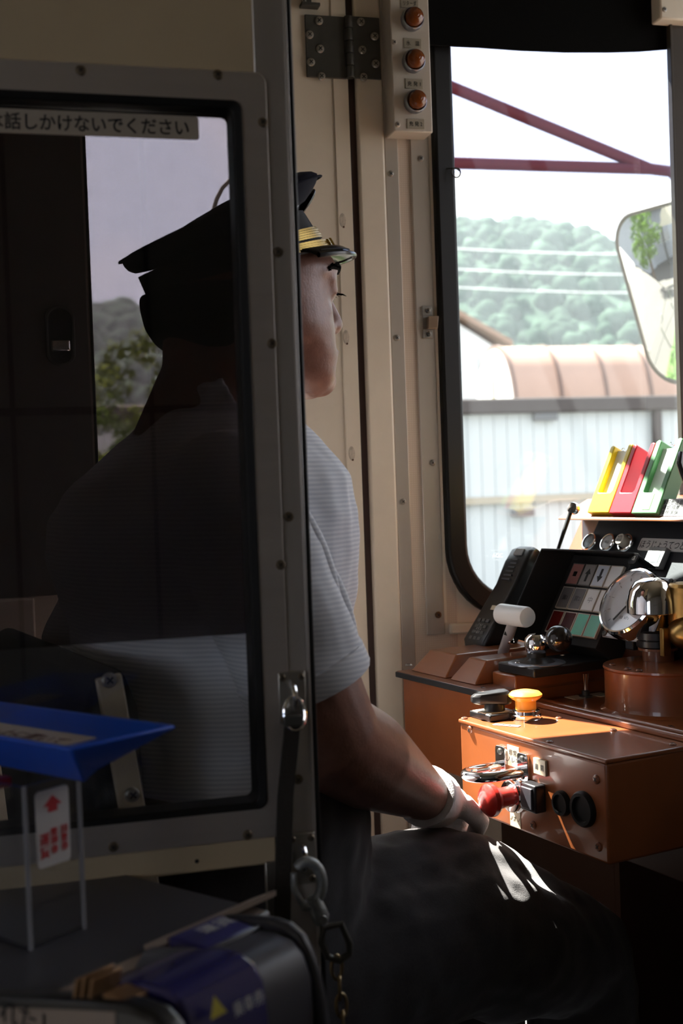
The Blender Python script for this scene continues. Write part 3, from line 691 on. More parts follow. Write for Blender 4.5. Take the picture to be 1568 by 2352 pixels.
# ================================================================== DRIVER'S SEAT
seat = empty('driver_seat', fl(.42, LC, 0), 'black driver seat with a beige flat bar at its side', 'seat')
SEATB = mat('black_seat_cloth', (.014, .014, .016), .95, bump=.3, bscale=500)
MB().fbx(.30, .62, LC - .215, LC + .215, .40, .485).obj('seat_cushion', SEATB, seat, bevel=.03, seg=4)
b = MB(); Fb = [LP(185, 1500, LC - .1), LP(240, 1850, LC - .1)]
pts = [(.295, .60), (.325, .60), (.318, .88), (.305, .915), (.285, .915), (.272, .88)]
b.rings([[fl(F_, L_, z_) for F_, z_ in pts] for L_ in (LC - .19, LC - .16, LC + .16, LC + .19)]); b.obj('backrest', SEATB, seat, bevel=.014, seg=3)
p0, p1 = LP(248, 1552, .935), LP(352, 2128, .935); dn = (p1 - p0).normalized(); sv = LX.cross(dn).normalized()
bar = MB(); bar.obx((p0 + p1) / 2 + dn * .02, sv, LX, dn, .0105, .003, (p1 - p0).length / 2 + .02); bar = bar.obj('side_bar', mat('beige_bar', (.40, .33, .24), .5, var=.15), seat, bevel=.0015)
for (x, y) in ((250, 1562), (303, 1825)): screw(LP(x, y, .932), -LX, .0062, bar, STEEL, name='bolt')
MB().fbx(.295, .32, .945, LC + .2, .48, .60).obj('back_bracket', GUN, seat, bevel=.003)
MB().fbx(.36, .54, LC - .08, LC + .08, .0, .40).obj('pedestal', GUN, seat, bevel=.01)

# ================================================================== DRIVING DESK
TL = R(31)
NP = -FX * math.cos(TL) + ZX * math.sin(TL); VU = FX * math.sin(TL) + ZX * math.cos(TL); UR = -LX     # panel normal, up, right (towards the passenger side)
P0 = fl(1.15, 1.4, .995); C0 = NP.dot(P0)
def PP(px, py, off=0.): return onp(px, py, NP, C0 + off)
DT = .775
# ---- main desk
desk = empty('driving_desk', fl(1.1, 1.1, 0), 'long brown painted driving desk under the side window', 'desk')
MB().fbx(.935, 1.45, .72, 1.235, .70, DT).obj('desk_top', BROWN, desk, bevel=.003)
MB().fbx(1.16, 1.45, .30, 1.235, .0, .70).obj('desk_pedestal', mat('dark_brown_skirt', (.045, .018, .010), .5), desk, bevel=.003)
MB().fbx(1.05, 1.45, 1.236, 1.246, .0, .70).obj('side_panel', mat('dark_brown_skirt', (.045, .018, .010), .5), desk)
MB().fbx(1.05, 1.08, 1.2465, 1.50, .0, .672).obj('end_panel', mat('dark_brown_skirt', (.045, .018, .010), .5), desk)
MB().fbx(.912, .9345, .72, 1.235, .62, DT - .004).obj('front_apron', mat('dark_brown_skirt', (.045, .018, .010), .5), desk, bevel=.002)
for F_ in (.9045, .9205): MB().fbx(F_, F_ + .0085, .93, 1.23, DT - .002, DT + .006).obj('edge_rail', BROWN, desk, bevel=.0025, seg=3)
for (x, y) in ((1281, 1617), (1294, 1621), (1407, 1646), (1540, 1673)): screw(ZP(x, y, DT), ZX, .0052, desk, BROWN_D, name='screw')
# left end box with two sloping covers
MB().fbx(.86, 1.045, 1.2385, 1.455, .672, .790).obj('end_box', BROWN, desk, bevel=.003)
MB().fbx(.853, 1.045, 1.236, 1.459, .790, .7945).obj('end_box_lid', BROWN_D, desk, bevel=.0015)
MB().fbx(.851, .855, 1.236, 1.459, .786, .7935).obj('lid_seal', BLACKM, desk, bevel=.001)
def cover(F0, F1, L0, L1, z0, z1, s1, s2):
    return MB().hexa([fl(*q) for q in ((F0, L0, z0), (F1, L0, z0), (F1, L1, z0), (F0, L1, z0), (F0 + s1, L0 + s2, z1), (F1 - .01, L0 + s2, z1), (F1 - .01, L1 - s2, z1), (F0 + s1, L1 - s2, z1))])
cover(.868, 1.044, 1.357, 1.446, .7945, .823, .026, .012).obj('sloping_cover', BROWN, desk, bevel=.002)
cover(.868, 1.044, 1.288, 1.348, .7945, .823, .026, .010).obj('sloping_cover', BROWN, desk, bevel=.002)
for (x, y, z_) in ((938, 1529, .7945), (1075, 1562, .7945)): screw(ZP(x, y, z_), ZX, .0052, desk, STEEL)
screw(ZP(1108, 1583, .793), ZX, .0050, desk, BROWN_D)
# under the desk: brackets and pipe ends in the dark
for k, (F_, L_, z_) in enumerate(((1.02, .86, .60), (1.02, .83, .55))): MB().lathe(fl(F_ - .09, L_, z_), FX, [(.012, 0), (.016, .004), (.016, .02), (.010, .024), (.010, .10)], 14).obj('pipe_end', GUN, desk)

# ---- lever on a black plate
lv = empty('reverser_lever', fl(.96, 1.25, DT), 'black ball lever on a chrome elbow and black plate', 'lever')
MB().fbx(.8935, 1.045, 1.2365, 1.286, DT, .8105).obj('lever_box', BROWN, lv, bevel=.002)
MB().fbx(.900, 1.02, 1.206, 1.282, .8105, .8225).obj('black_plate', BLACKP, lv, bevel=.002)
c = ZP(1232, 1523, .8225)
MB().lathe(c, ZX, [(.0360, 0), (.0360, .0012), (.034, .002), (0, .002)], 40).obj('dial_plate', mat('grey_dial', (.22, .24, .28), .3, .6), lv)
MB().lathe(c + ZX * .002, ZX, [(.0235, 0), (.020, .002), (.0125, .006), (.0115, .012)], 32).obj('rubber_boot', BLACKP, lv)
MB().lathe(c + ZX * .013, ZX, [(.0115, 0), (.0135, .004), (.0150, .012), (.0135, .019), (.009, .0235), (0, .025)], 28).obj('chrome_elbow', CHROME, lv)
kb = onp(1283, 1466, ZX, .8225 + .034)
MB().cyl(c + ZX * .026, kb, .0036).obj('lever_arm', CHROME, lv)
MB().ball(kb, .0165, 28, 18).obj('ball_knob', mat('black_bakelite', (.01, .009, .009), .18, coat=.5), lv)
for (x, y) in ((1188, 1523), (1291, 1506)): screw(ZP(x, y, .8245), ZX, .0036, lv, CHROME)
# ---- second lever
l2 = empty('black_lever', ZP(1378, 1500, DT + .01), 'black cranked lever with a small knob beside the round gauge', 'lever')
c = ZP(1378, 1498, .80)
MB().fbx(*[q for q in (tofl(c)[0] - .04, tofl(c)[0] + .05, tofl(c)[1] - .028, tofl(c)[1] + .045, DT, .803)]).obj('lever_base', BLACKP, l2, bevel=.003)
MB().obx(c + ZX * .014, FX, LX, ZX, .016, .0115, .013).obj('lever_hub', BLACKP, l2, bevel=.003)
e = c + ZX * .024; k2 = onp(1432, 1440, LX, LX.dot(c) - .012)
MB().tube([e, e.lerp(k2, .5) + ZX * .002, k2], [.0075, .006, .0055], 12).obj('lever_arm', BLACKP, l2)
MB().ball(k2, .0115).obj('lever_knob', BLACKP, l2)
MB().cyl(c + FX * -.02 + ZX * .004 + LX * .02, c + FX * -.075 + ZX * .012 + LX * .05, .0022).obj('link_rod', STEEL, l2)

# ---- T handle
th = empty('t_handle', fl(.968, 1.368, .7945), 'white T-shaped handle on a grey stem beside the handset', 'handle')
b0 = fl(.968, 1.368, .815); t0 = LP(1180, 1424, 1.312)
MB().cyl(b0, t0, .0072).obj('stem', mat('grey_stem', (.50, .50, .52), .35, .4), th)
MB().lathe(b0.lerp(t0, .42) - LX * .0068, -LX, [(.0045, 0), (.0045, .003), (.003, .0045), (0, .0045)], 14).obj('stem_screw', CHROME, th)
hc = t0 + ZX * .006
MB().lathe(hc + LX * .030, -LX, [(.0115, 0), (.0138, .0025), (.0138, .0565), (.0125, .060), (0, .060)], 32).obj('crossbar', WHITEP, th)

# ---- handset in its cradle
ph = empty('telephone_handset', fl(1.0, 1.45, .80), 'black telephone handset leaning against the wall beside the button panel', 'telephone')
pc = LP(1158, 1380, 1.435); PU = FX * math.sin(R(34)) + ZX * math.cos(R(34)); PN = -FX * math.cos(R(34)) + ZX * math.sin(R(34))
PUs = [(-.083, .024, -.012, .012), (-.074, .028, -.020, .017), (-.03, .026, -.019, .015), (.02, .0245, -.017, .012), (.055, .026, -.018, .015), (.077, .025, -.016, .014), (.086, .019, -.008, .008)]
def rr(c, w, a, b_):
    return [c + LX * x + PN * y for x, y in rrect(-w, w, a, b_, .006, 4)]
hb = MB(); hb.rings([rr(pc + PU * u, w, a, b_) for u, w, a, b_ in PUs]); hb = hb.obj('handset_body', BLACKP, ph, smooth=50)
for j in range(7): MB().obx(pc + PU * (.028 + .0065 * j) + PN * .0142, LX, PU, PN, .010 - .0007 * j, .0011, .0012).obj('speaker_slot', GREYPL, hb)
MB().obx(pc + PU * .073 + PN * .0145, LX, PU, PN, .010, .0055, .0012).obj('earpiece_badge', mat('silver_badge', (.5, .5, .5), .3, .8), hb, bevel=.0005)
for r_ in range(4):
    for c_ in range(3): MB().obx(pc + PU * (-.070 + .0095 * r_) + LX * (-.010 + .010 * c_) + PN * .0165, LX, PU, PN, .0035, .0026, .0012).obj('key', mat('grey_key', (.10, .10, .10), .5), hb, bevel=.0005)
text('key_print', '7 4 1\n8 5 2\n9 6 3', .0058, pc + PU * -.055 + PN * .0182, UR, PU, mat('grey_print', (.4, .4, .4), .6), hb, thick=.00005)
MB().obx(pc - PN * .025 - PU * .01, LX, PU, PN, .032, .075, .006).obj('cradle', BLACKM, ph, bevel=.004)
MB().obx(pc - PU * .020 + PN * .0165 - LX * .012, LX, PU, PN, .009, .0035, .0006).obj('sticker', LABEL, hb)

# ---- instrument console with black panel
ic = empty('instrument_console', fl(1.25, 1.1, DT), 'brown console with a black sloping instrument panel and shelf', 'instrument panel')
RC_ = -.040
prof = [(1.15, .995), (1.205, 1.020), (1.45, 1.020), (1.45, DT + .0005), (1.145, DT + .0005), (1.145, .828), (1.0962, .828), (1.1940, .9907), (1.1474, .9907)]
MB().rings([[fl(F_, L_, z_) for F_, z_ in prof] for L_ in (1.468, .74)]).obj('console_body', BROWN, ic, bevel=.004, seg=3)
a = PP(1345, 1215); L0, L1 = 1.424, .742
q = [P0 + LX * (L_ - 1.4) + VU * v_ + NP * RC_ for L_, v_ in ((L0, .0165), (L1, .0165), (L1, -.168), (L0, -.168))]
MB().prism(q, NP * .002).obj('panel_face', PANEL, ic, bevel=.0006)
for k, (x, y) in enumerate(((1358, 1247), (1400, 1249), (1441, 1250))):
    p = PP(x, y, .002 + RC_); r_ = empty('panel_button', p, parent=ic)
    MB().lathe(p, NP, [(.0145, 0), (.0145, .004), (.0135, .0065), (.0115, .007), (.0110, .0045), (.0110, .0)], 32).obj('bezel', CHROME, r_)
    if k < 2: MB().lathe(p, NP, [(.0112, .003), (.0108, .0055), (0, .006)], 28).obj('button_cap', (mat('dark_button', (.05, .055, .06), .3) if k == 0 else mat('silver_button', (.55, .55, .54), .35)), r_)
    else: MB().lathe(p, NP, [(.0085, .003), (.0085, .016), (.0078, .0172), (0, .0174)], 28).obj('button_cap', mat('ivory_button', (.62, .54, .44), .4), r_)
    if k == 2: text('button_text', 'ATS\n確認', .0055, p + NP * .0176, UR, VU, TEXT, r_, thick=.00005)
    if k < 2: text('button_text', '確認' if k else '復帰', .0050, p + NP * .0062, UR, VU, mat('grey_print2', (.25, .25, .25), .6), r_, thick=.00005)
# name strip
a, b_ = PP(1469, 1250, .002 + RC_), PP(1606, 1256, .002 + RC_); ctr = (a + b_) / 2; hw = (b_ - a).dot(UR) / 2
sp = MB().prism([ctr + UR * x + VU * y for x, y in rrect(-hw, hw, -.0095, .0095, .003, 4)], NP * .0012).obj('name_strip', mat('white_strip', (.80, .78, .75), .5), ic)
text('strip_text', 'ほうじょうてつどうの', .014, ctr + NP * .0013, UR, VU, TEXT, sp, width=hw * 1.9, thick=.00008)
# small white clock
p = PP(1513, 1286, .002 + RC_); ck = empty('clock', p, parent=ic)
MB().obx(p + NP * .005, UR, VU, NP, .0165, .0150, .005).obj('clock_case', mat('clock_white', (.42, .42, .41), .5), ck, bevel=.001)
MB().obx(p + NP * .0102 - VU * .002, UR, VU, NP, .0105, .0068, .0003).obj('clock_display', mat('lcd', (.20, .26, .26), .3), ck)
text('clock_text', '時計温度計', .004, p + NP * .0102 + VU * .0095, UR, VU, mat('grey_print2', (.25, .25, .25), .6), ck, thick=.00005)
# big round gauge on a square plate
gc = PP(1463, 1396, .046); ga = empty('pressure_gauge', gc, parent=ic)
MB().obx(gc - NP * .048, UR, VU, NP, .036, .036, .044).obj('gauge_can', BLACKP, ga, bevel=.004)
MB().obx(gc - NP * .002, UR, VU, NP, .044, .044, .002).obj('gauge_plate', mat('pale_grey_plate', (.42, .44, .46), .4, .3), ga, bevel=.003)
for (sx, sy) in ((-1, 1), (1, 1), (-1, -1), (1, -1)): screw(gc + UR * .039 * sx + VU * .039 * sy, NP, .0042, ga, GUN)
MB().lathe(gc, NP, [(.0460, 0), (.0468, .008), (.0460, .019), (.0435, .0215), (.0415, .021), (.0400, .016), (.0400, 0)], 48).obj('gauge_bezel', CHROME, ga)
MB().lathe(gc, NP, [(.0402, .012), (0, .0125)], 40).obj('gauge_face', mat('gauge_white', (.78, .80, .82), .5), ga)
for k in range(11):
    t = R(225 - 27 * k); d = UR * math.cos(t) + VU * math.sin(t); MB().obx(gc + d * .0355 + NP * .0127, d, d.cross(NP), NP, .0022, .0004, .0002).obj('gauge_tick', mat('grey_print2', (.25, .25, .25), .6), ga)
MB().lathe(gc + NP * .0125, NP, [(.005, 0), (.0045, .004), (0, .0046)], 16).obj('needle_hub', mat('needle_brass', (.45, .38, .28), .4, .6), ga)
d = (UR * -.55 - VU * .83).normalized(); MB().obx(gc + d * .013 + NP * .0142, d, d.cross(NP), NP, .017, .0012, .0004).obj('needle', TEXT, ga)
MB().lathe(gc, NP, [(.0410, .0175), (.0410, .0185), (0, .0187)], 40).obj('gauge_glass', ACRYL, ga)
text('gauge_text', '10  kPa', .006, gc + NP * .0128 - VU * .02, UR, VU, TEXT, ga, thick=.00005)

# ---- black button panel with a hood
bp = empty('button_panel', fl(1.06, 1.27, DT), 'black hooded panel of twelve square lamp buttons', 'button panel')
GO = .050
gTL = PP(1319, 1294, GO); u0 = gTL.dot(UR); v0 = (gTL - P0).dot(VU)
gw = .1035; gh = .1035
def gp(u, v, n=0.): return gTL + UR * u - VU * v + NP * n
MB().prism([gp(-.012, -.014, -.002), gp(gw + .004, -.014, -.002), gp(gw + .004, gh + .012, -.002), gp(-.012, gh + .012, -.002)], -NP * .046).obj('panel_box', BLACKM, bp, bevel=.001)
MB().prism([gp(-.012, -.018, -.040), gp(-.012, -.018, .0), gp(-.012, .006, .050), gp(-.012, gh + .030, .050), gp(-.012, gh + .012, -.040)], UR * -.0025).obj('hood_side', BLACKM, bp, bevel=.0008)
MB().prism([gp(-.0145, -.018, -.040), gp(gw + .006, -.018, -.040), gp(gw + .006, -.018, .0), gp(-.0145, -.018, .0)], VU * .0025).obj('hood_root', BLACKM, bp)
MB().prism([gp(-.0145, -.018, .0), gp(gw + .006, -.018, .0), gp(gw + .004, -.016, .006), gp(gw * .72, -.006, .028), gp(gw * .3, .002, .042), gp(-.0145, .006, .050)], VU * .0025).obj('hood_top', BLACKM, bp, bevel=.0008)
tb = MB().prism([gp(gw + .006 + x, -.014 + y, -.001) for x, y in rrect(-.006, .010, -.006, .010, .005, 4)], NP * .002).obj('fixing_tab', BLACKP, bp, bevel=.0005); screw(gp(gw + .010, -.012, .001), NP, .0034, tb, STEEL)
cols = {'pink': (.42, .20, .18), 'grey': (.30, .28, .27), 'pale': (.55, .60, .68), 'white': (.72, .72, .72), 'dark': (.17, .16, .16), 'red': (.13, .010, .008), 'maroon': (.07, .012, .012), 'green': (.10, .50, .38)}
rows = ((('pink', '■'), ('grey', '↑'), ('pale', '↓'), ('white', '')), (('dark', '翼1'), ('dark', '翼2'), ('white', '中'), ('white', '合')), (('red', ''), ('maroon', ''), ('green', ''), ('green', '')))
FRM = mat('cream_button_frame', (.45, .40, .33), .4)
for j, rw in enumerate(rows):
    for i, (cn, s_) in enumerate(rw):
        u = gw * (i + .5) / 4; v = gh * (j + .5) / 3 + (.001 * (j - 1)); w_ = gw / 8 - .0008; h_ = gh / 6 - .0012
        bt = MB().ringpoly([gp(u + x * w_, v + y * h_, -.002) for x, y in ((-1, -1), (1, -1), (1, 1), (-1, 1))], [gp(u + x * (w_ - .0014), v + y * (h_ - .0014), -.002) for x, y in ((-1, -1), (1, -1), (1, 1), (-1, 1))], NP * .004).obj('lamp_button', FRM if j or i > 1 else mat('dark_button_frame', (.10, .09, .08), .4), bp, bevel=.0003)
        lens = MB().obx(gp(u, v, .0008), UR, VU, NP, w_ - .0015, h_ - .0015, .0012).obj('lens', mat('lens_' + cn, cols[cn], .22, coat=.5), bt)
        if s_ in '↑↓' and s_:
            k = 1 if s_ == '↑' else -1
            ar = [(-.0022, -.010), (.0022, -.010), (.0022, .001), (.0056, .001), (0, .0095), (-.0056, .001), (-.0022, .001)]
            MB().prism([gp(u, v, .0021) + UR * x + VU * y * k for x, y in ar], NP * .0001).obj('arrow', TEXT, bt)
        elif s_: text('button_text', s_, .010 if len(s_) == 1 else .008, gp(u, v, .0021), UR, VU, TEXT if cn != 'white' else mat('grey_print2', (.25, .25, .25), .6), bt, thick=.00005)

# ---- stick lever with a ring head
sk = empty('stick_lever', PP(1283, 1252, .04), 'thin black rod lever with a round chrome-topped head', 'lever')
s0 = PP(1281, 1262, .030); s1 = PP(1309, 1178, .030)
MB().cyl(s0 - (s1 - s0) * .3, s1, .0022, .0034).obj('rod', BLACKP, sk)
MB().lathe(s1 + VU * .007 - LX * .004, (-FX * .9 - LX * .3 + ZX * .3), [(.008, -.004), (.0092, -.001), (.0092, .003), (.0078, .0055), (0, .006)], 24).obj('rod_head', CHROME, sk)
MB().lathe(s1 + VU * .004, VU, [(.0036, -.004), (.006, .002), (.006, .010), (.003, .013)], 16).obj('rod_neck', BLACKP, sk)

# ---- card holders standing on the shelf
HT = R(27); HV = FX * math.sin(HT) + ZX * math.cos(HT); HN = -FX * math.cos(HT) + ZX * math.sin(HT)
CARD = mat('white_card', (.86, .87, .86), .5)
def holder(pxl, pxr, py, name, label, m, card, H=.108, up=0.):
    a = onp(pxl, py, HN, HN.dot(P0) + .004 + up); b_ = onp(pxr, py + 2, HN, HN.dot(P0) + .004 + up)
    w_ = (b_ - a).dot(UR); o = a
    t = empty(name, o + UR * w_ / 2 - HN * .01, label, 'card holder', 'card holders on the console shelf')
    def g(u, v, n): return o + UR * u + HV * v + HN * n
    bw = w_ * .20; dp = .025
    loop = [(0, 0), (w_, 0), (w_, H), (w_ - bw * .55, H + .002), (w_ - bw, H), (w_ - bw, .036), (w_ - bw - .003, .032), (bw + .001, .032), (bw, .034), (bw, H - .002), (bw * .5, H + .001), (0, H - .002)]
    # bottom block and the two side cheeks as one moulded U
    MB().prism([g(u, v, 0) for u, v in loop], -HN * dp).obj('holder_frame', m, t, bevel=.0016, seg=3)
    if card:
        cd = MB().obx(g(w_ / 2, .066, -.010), UR, HV, HN, w_ / 2 - bw + .002, .037, .0016).obj('card', CARD, t)
        MB().tube([g(w_ / 2 - .006 + .012 * k / 6, H - .004 + .003 * math.sin(k), -.007) for k in range(7)], .0006, 6).obj('clip', CHROME, t)
    else: MB().obx(g(w_ - bw * .95, .064, -.013), UR, HV, HN, .0025, .009, .0035).obj('latch_tongue', BLACKP, t, bevel=.0008)
    return g
YELL = mat('yellow_plastic', (.80, .58, .02), .35); REDP = mat('red_plastic', (.55, .015, .03), .35); GRN = mat('green_plastic', (.12, .30, .13), .4)
holder(1347, 1396, 1177, 'card_holder', 'yellow plastic card holder with a white card', YELL, True)
holder(1397, 1447, 1178, 'card_holder', 'red plastic card holder standing empty between two others', REDP, False)
g = holder(1448, 1506, 1179, 'card_holder', 'green plastic card holder with a pale card', GRN, True, H=.113)
MB().prism([g(.020, .006, .0002), g(.034, .006, .0002), g(.034, .030, .0002), g(.020, .030, .0002)], HN * .0002).obj('tape', mat('lime_tape', (.36, .62, .20), .4), [o for o in COL.objects if o.get('label') == 'green plastic card holder with a pale card'][0])
p = onp(1542, 1166, HN, HN.dot(P0) - .004)
ns = MB().obx(p, UR, HV, HN, .028, .0125, .001).obj('notice_card', mat('pale_card', (.60, .58, .58), .5), None, label='pale notice card with black vertical writing leaning beside the green holder', cat='notice')
text('notice_text', '運転士 注意\n確認 指差\n喚呼 実施', .0075, p + HN * .0012, UR, HV, TEXT, ns, thick=.00005)
MB().tube([LP(1563, 1040, 1.22), LP(1560, 1065, 1.215), LP(1566, 1085, 1.21), LP(1575, 1110, 1.205)], .004, 8).obj('microphone_cable', BLACKP, None, label='short black cable hanging behind the green card holder', cat='cable')

# ---- brake valve on a round brown drum
bv = empty('brake_valve', fl(1.02, 1.105, DT), 'round brown drum carrying a chrome-domed brass brake valve', 'brake valve')
dc = fl(1.020, 1.108, DT); r_ = .071
DTOP = .050
MB().lathe(dc, ZX, [(r_ + .006, 0), (r_ + .001, .003), (r_, .008), (r_, DTOP - .002), (r_ + .0015, DTOP), (r_ + .001, DTOP + .0025), (0, DTOP + .003)], 56).obj('drum', BROWN, bv)
for a in (150, 185, 200, 262, 300, 20): screw(dc + ZX * (DTOP + .003) + (FX * math.cos(R(a)) + LX * math.sin(R(a))) * .062, ZX, .0042, bv, BROWN_D)
vc = ZP(1497, 1508, DT + DTOP + .003) - LX * .026 - FX * .0135
MB().lathe(vc, ZX, [(.019, 0), (.019, .012), (.024, .013), (.024, .018)], 30).obj('pedestal', BROWN_D, bv)
MB().lathe(vc + ZX * .016, ZX, [(.024, 0), (.026, .002), (.026, .009), (.0245, .010), (.0255, .011), (.0255, .019), (.022, .021)], 36).obj('black_collar', BLACKP, bv)
MB().lathe(vc + ZX * .036, ZX, [(.0105, 0), (.0105, .026)], 24).obj('brass_spindle', BRASS, bv)
dm = vc + ZX * .058 - FX * .004 + LX * .004
MB().lathe(dm, ZX, [(.0305, 0), (.0312, .001), (.0305, .015), (.0275, .028), (.0205, .0385), (.010, .043), (0, .0435)], 40).obj('chrome_dome', CHROME, bv)
bb = vc + FX * .030 - LX * .030
MB().lathe(bb + ZX * .044, ZX, [(.030, 0), (.030, .046), (.027, .050), (0, .051)], 36).obj('brass_cylinder', BRASS, bv)
MB().ball(vc - LX * .045 + FX * .016 + ZX * .036, .026, sc=(1.2, 1.3, .85)).obj('brass_arm', BRASS, bv)
MB().lathe(vc - LX * .020 + FX * .012 + ZX * .034, (-LX * .93 + FX * .35), [(.012, 0), (.017, .006), (.018, .03), (.015, .05), (.015, .10)], 28).obj('brass_pipe', BRASS, bv)
MB().obx(vc - LX * .026 - FX * .012 + ZX * .026, LX, FX, ZX, .0035, .006, .017).obj('brass_plate', BRASS, bv, bevel=.001)
MB().obx(vc + LX * .034 - FX * .002 + ZX * .034, LX, FX, ZX, .008, .014, .024).obj('black_bracket', BLACKP, bv, bevel=.002)
# ---- toggle switch
tg = empty('toggle_switch', ZP(1345, 1602, DT), 'small chrome toggle switch between two pale labels on the desk', 'switch')
p = ZP(1345, 1601, DT)
MB().lathe(p, ZX, [(.0085, 0), (.0085, .002), (.005, .0025), (.005, .008), (.0035, .009)], 20).obj('toggle_nut', GUN, tg)
MB().tube([p + ZX * .008, p + ZX * .018, p + ZX * .030], [.0026, .0030, .0044], 14).obj('toggle_bat', CHROME, tg)
for (x, y) in ((1321, 1602), (1378, 1596)):
    q = ZP(x, y, DT); MB().obx(q + ZX * .0004, FX, LX, ZX, .010, .012, .0004).obj('switch_label', LABEL, tg)

# ---- brown control box in front
cb = empty('control_box', fl(.845, 1.07, .668), 'brown box with yellow and red push buttons and a chrome grab handle', 'control box')
MB().fbx(.79, .903, .945, 1.207, .668, .770).obj('box_body', BROWN, cb, bevel=.003, seg=3)
MB().fbx(.7885, .9045, .9435, 1.2085, .7695, .7745).obj('box_lid', BROWN, cb, bevel=.0018, seg=3)
BF = .79; NF = -FX
def BP(px, py, off=0.): return FP(px, py, BF - off)
for (x, y) in ((1370, 1790), (1375, 1945), (1225, 1895), (1080, 1676)): screw(BP(x, y), NF, .0048, cb, BROWN_D)
for (x, y) in ((1066, 1651), (1262, 1705), (1283, 1650), (1408, 1678), (1544, 1711)): screw(ZP(x, y, .7745), ZX, .0042, cb, BROWN_D)
# chrome grab handle
gh_ = empty('grab_handle', BP(1180, 1760), parent=cb)
m1, m2 = BP(1154, 1746), BP(1205, 1764)
for m_ in (m1, m2):
    pl = MB().prism([m_ + LX * x + ZX * y for x, y in rrect(-.0095, .0095, -.0145, .0165, .004, 4)], NF * .0035).obj('handle_foot', CHROME, gh_, bevel=.0006)
    for dz in (.0105, -.0085): screw(m_ + ZX * dz + NF * .0035, NF, .0036, gh_, GUN)
m1 = m1 - ZX * .006; m2 = m2 - ZX * .004
out = .060
pts = [m1, m1 + NF * .025] + [m1.lerp(m2, .5) + (m1 - m2) / 2 * math.cos(t) + NF * (.036 + (out - .036) * math.sin(t)) for t in [math.pi * k / 12 for k in range(13)]] + [m2 + NF * .025, m2]
MB().tube(pts, .0058, 14).obj('handle_bar', CHROME, gh_)
# red mushroom button
p = BP(1189, 1826); rb = empty('red_button', p, parent=cb)
MB().lathe(p, NF, [(.0190, 0), (.0190, .004), (.0165, .006), (.0175, .007), (.0175, .011), (.0150, .012)], 36).obj('button_bezel', CHROME, rb)
MB().lathe(p + NF * .010, NF, [(.0112, 0), (.0112, .018), (.0150, .020), (.0182, .025), (.0178, .030), (.0140, .034), (.007, .0355), (0, .036)], 36).obj('button_cap', mat('red_mushroom', (.42, .022, .015), .3, coat=.3), rb)
# black square switch and two blanking plugs
p = BP(1236, 1828); MB().obx(p + NF * .007, LX, ZX, NF, .0135, .0150, .0075).obj('rocker_switch', BLACKP, cb, bevel=.002)
MB().obx(p + NF * .0155, LX, ZX, NF, .0100, .0115, .0015).obj('rocker_face', GREYD, cb, bevel=.001)
for (x, y, rr_) in ((1293, 1845, .0135), (1342, 1858, .0185)):
    p = BP(x, y); MB().lathe(p, NF, [(rr_, 0), (rr_, .003), (rr_ * .9, .006), (rr_ * .72, .006), (rr_ * .66, .003), (0, .003)], 36).obj('blanking_plug', RUBBER, cb)
def lab(p, w_, h_, s_, size, ax, up, nn, par):
    l_ = MB().obx(p + nn * .0004, ax, up, nn, w_, h_, .0004).obj('paper_label', LABEL, par)
    text('label_text', s_, size, p + nn * .0009, ax, up, TEXT, l_, thick=.00005)
lab(BP(1179, 1737), .0105, .0115, '非常\nノレキ', .008, -LX, ZX, NF, cb)
p = BP(1243, 1761); MB().obx(p + NF * .0015, LX, ZX, NF, .0105, .0085, .0015).obj('switch_plate', LABEL, cb, bevel=.0004); text('label_text', '扉  開', .007, p + NF * .0031, -LX, ZX, TEXT, cb, width=.015, thick=.00005)
lab(BP(1184, 1880), .0095, .0095, 'ノズ ノ', .006, -LX, ZX, NF, cb)
lab(ZP(1163, 1667, .7745), .016, .0045, '非常停止', .006, (-LX * .85 + FX * .5).normalized(), (FX * .85 + LX * .5).normalized(), ZX, cb)
# yellow mushroom button on top
p = ZP(1208, 1652, .7745); yb = empty('yellow_button', p, parent=cb)
MB().lathe(p, ZX, [(.0190, 0), (.0190, .0015), (.0178, .002), (.0178, .006), (.0165, .007), (.0160, .011), (.0145, .012)], 40).obj('button_bezel', CHROME, yb)
MB().lathe(p + ZX * .010, ZX, [(.0122, 0), (.0122, .012), (.0165, .0145), (.0195, .0175), (.0195, .0195), (.0165, .0225), (.008, .0245), (0, .025)], 40).obj('button_cap', mat('yellow_mushroom', (.85, .42, .05), .35, coat=.2), yb)
# rotary switch on top
p = ZP(1136, 1648, .7745); rs_ = empty('rotary_switch', p, parent=cb)
MB().obx(p + ZX * .004, FX, LX, ZX, .0215, .0215, .004).obj('switch_base', BLACKP, rs_, bevel=.0015)
MB().obx(p + ZX * .0083 - FX * .004, FX, LX, ZX, .0165, .0165, .0004).obj('switch_scale', LABEL, rs_)
MB().lathe(p + ZX * .0085, ZX, [(.0125, 0), (.0120, .008), (.0105, .010)], 28).obj('switch_collar', BLACKP, rs_)
kd = (FX * .55 - LX * .2).normalized(); ks = ZX.cross(kd)
loop = [(-.028, -.004), (-.020, -.0095), (.012, -.0125), (.019, -.009), (.019, .009), (.012, .0125), (-.020, .0095), (-.028, .004)]
MB().rings([[p + ZX * (.016 + dz + (.003 * (u + .028) / .047 if dz > .003 else .002 * (-u) / .03 * (u < 0))) + kd * (u * k) + ks * (v_ * k) for u, v_ in loop] for dz, k in ((0, .86), (.002, 1), (.010, 1), (.0135, .82))]).obj('switch_knob', BLACKP, rs_, smooth=30, bevel=.001)
# pale plate at the end of the desk
MB().fbx(.905, .912, .93, .9425, .70, .768).obj('end_plate', LABEL, desk)

